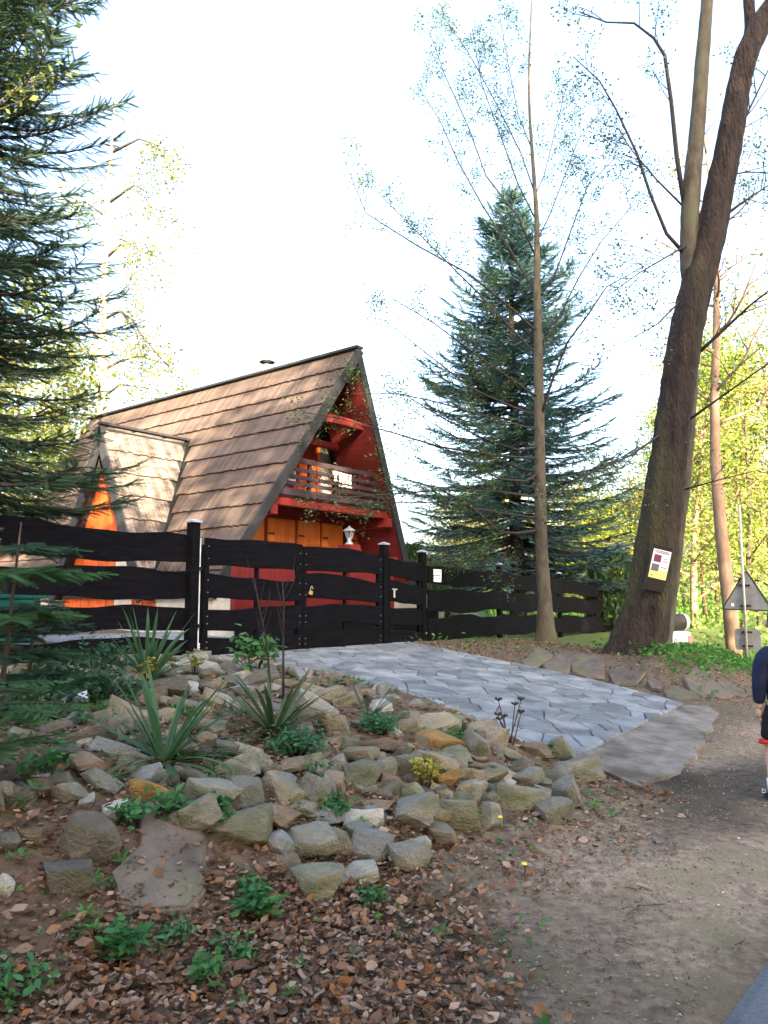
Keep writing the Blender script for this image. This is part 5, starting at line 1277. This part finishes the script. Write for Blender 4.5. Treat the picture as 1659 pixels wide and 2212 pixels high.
mixv = r.uniform(0, 1, (N, 1)); cols = np.array((.030, .10, .025)) * (1 - mixv) + np.array((.085, .22, .045)) * mixv
cols = np.where(big_[:, None], cols * np.array((1.1, 1.15, .8)), cols)
Vv, Ff, Cc = instance(LEAF_V, LEAF_F, rand_frames(N, r, np.where(big_, r.uniform(.05, .10, N), r.uniform(.022, .05, N)), .45), pos, cols)
o = link('ground_plants', npmesh('ground_plants', Vv, Ff, Cc), M_GREEN); tag(o, 'low green ground cover on the bank and among the rocks', 'ground cover', kind='stuff')
sv_, sf_ = [], []
for k, (az_, el_, sz_) in enumerate(((0, .5, 1), (1.3, .35, .9), (2.5, .5, 1), (3.7, .3, .95), (5.0, .45, .9), (.6, .95, .8), (3.1, 1.0, .75))):
    ca, sa, ce, se = math.cos(az_), math.sin(az_), math.cos(el_), math.sin(el_); fr = np.array([(ca * ce, -sa, -ca * se), (sa * ce, ca, -sa * se), (se, 0, ce)])
    sf_.append(LEAF_F + 7 * k); sv_.append((LEAF_V * sz_ * np.array((1, 1.1, 1))) @ fr.T + np.array((.15 * ca, .15 * sa, .25 + .1 * k)))
sv_, sf_ = np.concatenate(sv_), np.concatenate(sf_)
def keep_sprig(s, n):
    w = wavy(s * 1.3 + 7, n * 1.5); return sm(.05, .55, w) * sm(1.35, 1.9, n) * (1 - sm(5.2, 6.0, n)) * (1 - sm(5.9, 6.15, s)) * (1 - .97 * sm(2.3, 3.0, s) * (1 - sm(2.1, 2.6, n)))
pos, s, n = scatter_pts(5200, -1.2, 6.2, 1.3, 6.0, keep_sprig, r); N = len(pos); a = r.uniform(0, 6.283, N); c, s_ = np.cos(a), np.sin(a); Rm = np.zeros((N, 3, 3)); Rm[:, 0, 0] = c; Rm[:, 0, 1] = -s_; Rm[:, 1, 0] = s_; Rm[:, 1, 1] = c; Rm[:, 2, 2] = 1
Rm *= np.exp(r.normal(math.log(.034), .35, N)).clip(.016, .07)[:, None, None]; mixv = r.uniform(0, 1, (N, 1)); pos[:, 2] += .015
Vv, Ff, Cc = instance(sv_, sf_, Rm, pos, np.array((.03, .105, .025)) * (1 - mixv) + np.array((.09, .24, .05)) * mixv)
o = link('weed_sprigs', npmesh('weed_sprigs', Vv, Ff, Cc), M_GREEN); tag(o, 'small fresh green sprigs sprouting through the leaf litter and stones', 'sprigs', kind='stuff')
# grass in the yard behind the gate and towards the wood
N = 26000; u = r.uniform(0, 1, N); x = np.where(u < .25, r.uniform(-1.5, 3, N), r.uniform(5, 26, N)); y = np.where(u < .25, r.uniform(15.0, 20, N), r.uniform(19, 48, N)); ok_ = np.array([(u_ < .25 and sn(a_, b_)[1] > 9.9) or (sn(a_, b_)[1] > 11.6) or (sn(a_, b_)[0] > 19.5 and sn(a_, b_)[1] < 6) for u_, a_, b_ in zip(u, x, y)]); x, y = x[ok_], y[ok_]; N = len(x); pos = np.stack([x, y, height(x, y)], 1)
bl = np.array([(0, -.05, 0), (0, .05, 0), (.12, 0, .6), (.4, 0, 1.0)]); blf = np.array([(0, 1, 2), (1, 3, 2)]); a = r.uniform(0, 6.283, N); c, s_ = np.cos(a), np.sin(a); sc = np.where(y > 20, r.uniform(.2, .6, N), r.uniform(.08, .2, N))
Rm = np.zeros((N, 3, 3)); Rm[:, 0, 0] = c; Rm[:, 0, 1] = -s_; Rm[:, 1, 0] = s_; Rm[:, 1, 1] = c; Rm[:, 2, 2] = 1; Rm *= sc[:, None, None]; mixv = r.uniform(0, 1, (N, 1))
Vv, Ff, Cc = instance(bl, blf, Rm, pos, np.array((.04, .12, .02)) * (1 - mixv) + np.array((.11, .24, .04)) * mixv)
o = link('meadow_grass', npmesh('meadow_grass', Vv, Ff, Cc), M_GREEN); tag(o, 'fresh grass beyond the fence and under the sunlit wood', 'grass', kind='stuff')
# shrubs of the wood edge
N = 9000; x = r.uniform(7, 30, N); y = r.uniform(22, 46, N); zz = r.uniform(0, 1, N) ** 1.5 * (1.6 + np.sin(x * 1.3) * .8 + np.sin(y * .9) * .6); pos = np.stack([x, y, height(x, y) + zz], 1); k = (x / y) > .36; pos = pos[k]; N = len(pos); mixv = r.uniform(0, 1, (N, 1))
Vv, Ff, Cc = instance(RH_V, RH_F, rand_frames(N, r, r.uniform(.12, .26, N), .3), pos, np.array((.06, .14, .025)) * (1 - mixv) + np.array((.18, .26, .05)) * mixv)
o = link('undergrowth', npmesh('undergrowth', Vv, Ff, Cc), M_GREEN); tag(o, 'green undergrowth of the wood edge behind the road sign', 'undergrowth', kind='stuff')
# fallen petals, pebbles and twigs on the dirt path
def keep_pet(s, n): return sm(1.05, 1.3, n) * (1 - sm(3.0, 3.6, n)) * sm(3.0, 5, s) * (.35 + .65 * sm(6, 8, s))
pos, s, n = scatter_pts(2600, 2.5, 12.5, 1.0, 3.6, keep_pet, r); N = len(pos); pos[:, 2] += .012; d = r.normal(size=(N, 3)); d[:, 2] *= .1; up = r.normal(size=(N, 3)) * .2; up[:, 2] += 1
cols = np.where(r.uniform(0, 1, (N, 1)) < .62, np.array((.62, .60, .58)), np.array((.20, .16, .12))) * r.uniform(.7, 1.1, (N, 1))
Vv, Ff, Cc = instance(RH_V, RH_F, frames(d, up, r.uniform(.008, .022, N)), pos, cols); o = link('fallen_petals', npmesh('fallen_petals', Vv, Ff, Cc), M_LEAFL); tag(o, 'tiny white fallen petals on the dirt verge', 'petals', kind='stuff')
pos, s, n = scatter_pts(30000, 2.0, 12.5, 1.1, 3.6, lambda s, n: .35 + .65 * sm(-.2, .5, wavy(s * 2.3, n * 2.9)), r); N = len(pos); pos[:, 2] += .006; d = r.normal(size=(N, 3)); d[:, 2] *= .25; up = r.normal(size=(N, 3)) * .35; up[:, 2] += 1
cols = np.array([(.16, .13, .10), (.24, .20, .16), (.09, .065, .05), (.10, .12, .06), (.30, .27, .23)])[r.integers(0, 5, N)] * r.uniform(.6, 1.1, (N, 1))
Vv, Ff, Cc = instance(RH_V, RH_F, frames(d, up, r.uniform(.006, .024, N)), pos, cols); o = link('leaf_crumbs', npmesh('leaf_crumbs', Vv, Ff, Cc), M_LEAFL); tag(o, 'fine leaf crumbs and grit trodden into the dirt path', 'grit', kind='stuff')
m = MB(); rp_ = random.Random(8)
for k in range(120):
    s, n = rp_.uniform(2.2, 11), rp_.uniform(1.1, 2.6); x, y = xy(s, n); a = rp_.uniform(0, 6.28); l = rp_.uniform(.03, .16) * (1.0 if k % 5 else 1.8); z = H(x, y) + .008
    m.tube([(x, y, z - .004), (x + l * .5 * math.cos(a), y + l * .5 * math.sin(a), z + .003), (x + l * math.cos(a + .25), y + l * math.sin(a + .25), z - .002)], .0018, 3)
o = m.build('fallen_twigs', M_TWIG); tag(o, 'thin fallen twigs on the dirt verge', 'twigs', kind='stuff')
peb = npmesh('pebble', *instance(np.array([(0, 0, .5), (.6, 0, 0), (0, .5, 0), (-.6, .1, 0), (0, -.5, .05)]), np.array([(0, 1, 2), (0, 2, 3), (0, 3, 4), (0, 4, 1)]), np.eye(3)[None].repeat(700, 0) * r.uniform(.005, .016, (700, 1, 1)),
        (lambda q: np.stack([q[0], q[1], height(q[0], q[1])], 1))(xy(r.uniform(2.5, 12, 700), r.uniform(1.1, 3.0, 700))), np.array((.20, .18, .155)) * r.uniform(.6, 1.3, (700, 1))))
o = link('pebbles', peb, M_LEAFL); tag(o, 'small pebbles trodden into the dirt verge', 'pebbles', kind='stuff')

# ------------------------------------------------------------------ the child at the right edge, walking away
pb0 = G(1690, 1722); KX, KY, KZ = 3.19, 6.28, H(3.19, 6.28)
kid = empty('person', (KX, KY, KZ), R(-14)); tag(kid, 'child in navy jacket and black shorts with red hem walking away at the right edge', 'person')
def skin(name, verts, edges, radii, mat, root=0, sub=2):
    me = bpy.data.meshes.new(name); me.from_pydata([tuple(v) for v in verts], edges, []); o = link(name, me, mat, kid)
    o.modifiers.new('skin', 'SKIN'); 
    if not me.skin_vertices: me.skin_vertices.new() if hasattr(me.skin_vertices, 'new') else None
    for i, sv_ in enumerate(me.skin_vertices[0].data):
        q = radii[i]; sv_.radius = q if hasattr(q, '__len__') else (q, q); sv_.use_root = (i == root)
    s_ = o.modifiers.new('sub', 'SUBSURF'); s_.levels = sub; s_.render_levels = sub
    me.polygons.foreach_set('use_smooth', [True] * len(me.polygons)); o.modifiers['skin'].use_smooth_shade = True
    return o
M_SKIN = pmat('skin', (.50, .30, .22), (.58, .36, .27), 6, .55, 0)
M_NAVY = pmat('navy_cloth', (.008, .012, .038), (.014, .022, .060), 12, .85, .3, 120)
M_BLK = pmat('black_cloth', (.006, .006, .008), (.012, .012, .014), 12, .85, .2, 120)
M_REDC = pmat('red_hem', (.55, .02, .02), (.6, .03, .03), 12, .8, 0)
M_HAIR = pmat('brown_hair', (.06, .035, .02), (.10, .06, .035), 30, .6, .4, 90)
M_SHOE = pmat('shoe', (.012, .014, .02), (.03, .035, .045), 10, .6, .2, 60)
# faces +y (away from the camera); left side is -x, as seen from behind
V_ = [(0, 0, .74), (0, .0, .90), (0, .005, 1.06), (0, 0, 1.16), (0, .01, 1.22), (0, .02, 1.33), (0, .02, 1.43),
      (-.14, 0, 1.13), (-.175, -.01, .90), (-.185, .03, .69), (.15, 0, 1.13), (.205, .02, .90), (.215, .07, .70),
      (-.085, 0, .70), (-.115, .03, .40), (-.125, -.02, .16), (-.125, -.035, .06), (-.125, .11, .035), (.085, 0, .70), (.085, .10, .42), (.08, .05, .20), (.08, .03, .09), (.08, .17, .05)]
E_ = [(0, 1), (1, 2), (2, 3), (3, 4), (4, 5), (5, 6), (3, 7), (7, 8), (8, 9), (3, 10), (10, 11), (11, 12), (0, 13), (13, 14), (14, 15), (15, 16), (16, 17), (0, 18), (18, 19), (19, 20), (20, 21), (21, 22)]
R_ = [(.12, .09), (.11, .08), (.12, .08), (.09, .06), (.045, .045), (.085, .095), (.07, .08), .05, .037, .026, .05, .037, .026, .075, .055, .038, .036, .028, .075, .055, .038, .036, .028]
skin('body', V_, E_, R_, M_SKIN)
skin('jacket', [(0, 0, .70), (0, 0, .80), (0, 0, .95), (0, 0, 1.08), (0, 0, 1.17), (0, .01, 1.215), (-.145, 0, 1.13), (-.172, -.01, 1.0), (-.185, -.01, .88), (-.188, .025, .735), (.155, 0, 1.13), (.19, 0, 1.0), (.212, .02, .88), (.218, .06, .745)],
     [(0, 1), (1, 2), (2, 3), (3, 4), (4, 5), (4, 6), (6, 7), (7, 8), (8, 9), (4, 10), (10, 11), (11, 12), (12, 13)],
     [(.145, .11), (.145, .11), (.145, .11), (.155, .10), (.12, .085), (.062, .062), .078, .068, .060, .046, .078, .068, .060, .046], M_NAVY)
sh_ = skin('shorts', [(0, 0, .80), (0, 0, .70), (-.095, .005, .62), (-.108, .015, .50), (-.112, .02, .455), (.09, .02, .62), (.09, .06, .50), (.09, .075, .455)], [(0, 1), (1, 2), (2, 3), (3, 4), (1, 5), (5, 6), (6, 7)],
     [(.145, .11), (.15, .115), .092, .088, .088, .092, .088, .088], M_BLK)
for sx, y in ((-.112, .022), (.09, .078)):
    m = MB(); m.tube([(sx, y - .002, .43), (sx, y, .462)], .092, 18); m.build('hem', M_REDC, sh_, smooth=True)
for sx, y0, y1, za in ((-.125, -.022, -.03, .07), (.08, .045, .035, .09)):
    m = MB(); m.tube([(sx, y1, za - .01), (sx, y0, za + .10)], [.043, .045], 16); sk = m.build('sock', pmat('white_sock', (.65, .68, .72), (.75, .78, .82), 8, .9, .2, 80), kid, smooth=True)
    m = MB()
    for k in range(5):
        a = -2.4 + k * .5; m.box((sx + .0455 * math.cos(a), (y0 + y1) / 2 + .0455 * math.sin(a), za + .035 + .012 * (k % 2)), (.012, .012, .03))
    m.build('sock_pattern', M_NAVY, sk)
    m = MB(); c = np.array((sx, y1, 0)); prof = [(-.075, .04, .050), (-.03, .046, .065), (.04, .046, .062), (.10, .048, .048), (.155, .040, .036), (.185, .02, .028)]
    rows = []
    for yy, w_, h_ in prof:
        z0_ = za - .075; rows.append([m.vert(c + (w_ * math.cos(a), yy, z0_ + .018 + max(0, math.sin(a)) * (h_ * 1.25) - (0 if math.sin(a) >= 0 else .0))) for a in np.linspace(0, math.pi, 9)])
    for a_, b_ in zip(rows, rows[1:]):
        for k in range(8): m.f.append([a_[k], a_[k + 1], b_[k + 1], b_[k]])
    m.f.append(rows[0]); m.f.append(rows[-1][::-1]); sh2 = m.build('shoe', M_SHOE, kid, smooth=True)
    m = MB(); m.prism([c + np.array((w_ * 1.06, yy, za - .078)) for yy, w_, h_ in prof] + [c + np.array((-w_ * 1.06, yy, za - .078)) for yy, w_, h_ in prof[::-1]], (0, 0, .024)); m.build('sole', M_WHITE if sx > 5 else M_SHOE, sh2)
    m = MB(); m.tube([c + np.array((-.05, .03, za - .0)), c + np.array((-.075, .035, za + .012)), c + np.array((-.08, .02, za - .015)), c + np.array((-.052, .02, za - .01))], .004, 5); m.build('lace', M_WHITE, sh2)
# hands: palm with five separate fingers
def hand(c, s):
    m = MB(); c = np.array(c); m.tube([c + np.array((0, 0, .02)), c, c + np.array((0, .006, -.05))], [.020, .024, .026], 8)
    for k, (dy, l) in enumerate(((-.022, .048), (-.008, .058), (.006, .062), (.019, .054))):
        p = c + np.array((0, dy + .006, -.05)); m.tube([p, p + np.array((-s * .004, .004, -l * .5)), p + np.array((-s * .014, .010, -l))], [.0085, .008, .006], 6)
    p = c + np.array((0, .022, -.015)); m.tube([p, p + np.array((-s * .006, .022, -.022)), p + np.array((-s * .012, .028, -.046))], [.010, .009, .007], 6)
    return m.build('hand', M_SKIN, kid, smooth=True)
hand((-.186, .032, .675), -1); hand((.216, .072, .685), 1)
m = MB(); m.lathe([(.02, .125), (.075, .105), (.098, .05), (.100, .0), (.088, -.06), (.05, -.085)], 18, (0, .0, 1.40)); m.build('hair', M_HAIR, kid, smooth=True)
m = MB()
for sx in (-1, 1): m.tube([(sx * .088, .03, 1.40), (sx * .102, .022, 1.385), (sx * .094, .03, 1.345)], [.012, .018, .009], 8)
m.tube([(0, .108, 1.385), (0, .128, 1.36), (0, .112, 1.35)], [.010, .014, .010], 8); m.build('ears_and_nose', M_SKIN, kid, smooth=True)
m = MB()
for sx in (-1, 1): m.box((sx * .035, .108, 1.395), (.022, .01, .010))
m.build('eyes', M_DARK, kid); m = MB(); m.box((0, .104, 1.315), (.042, .01, .010)); m.build('mouth', M_REDC, kid)
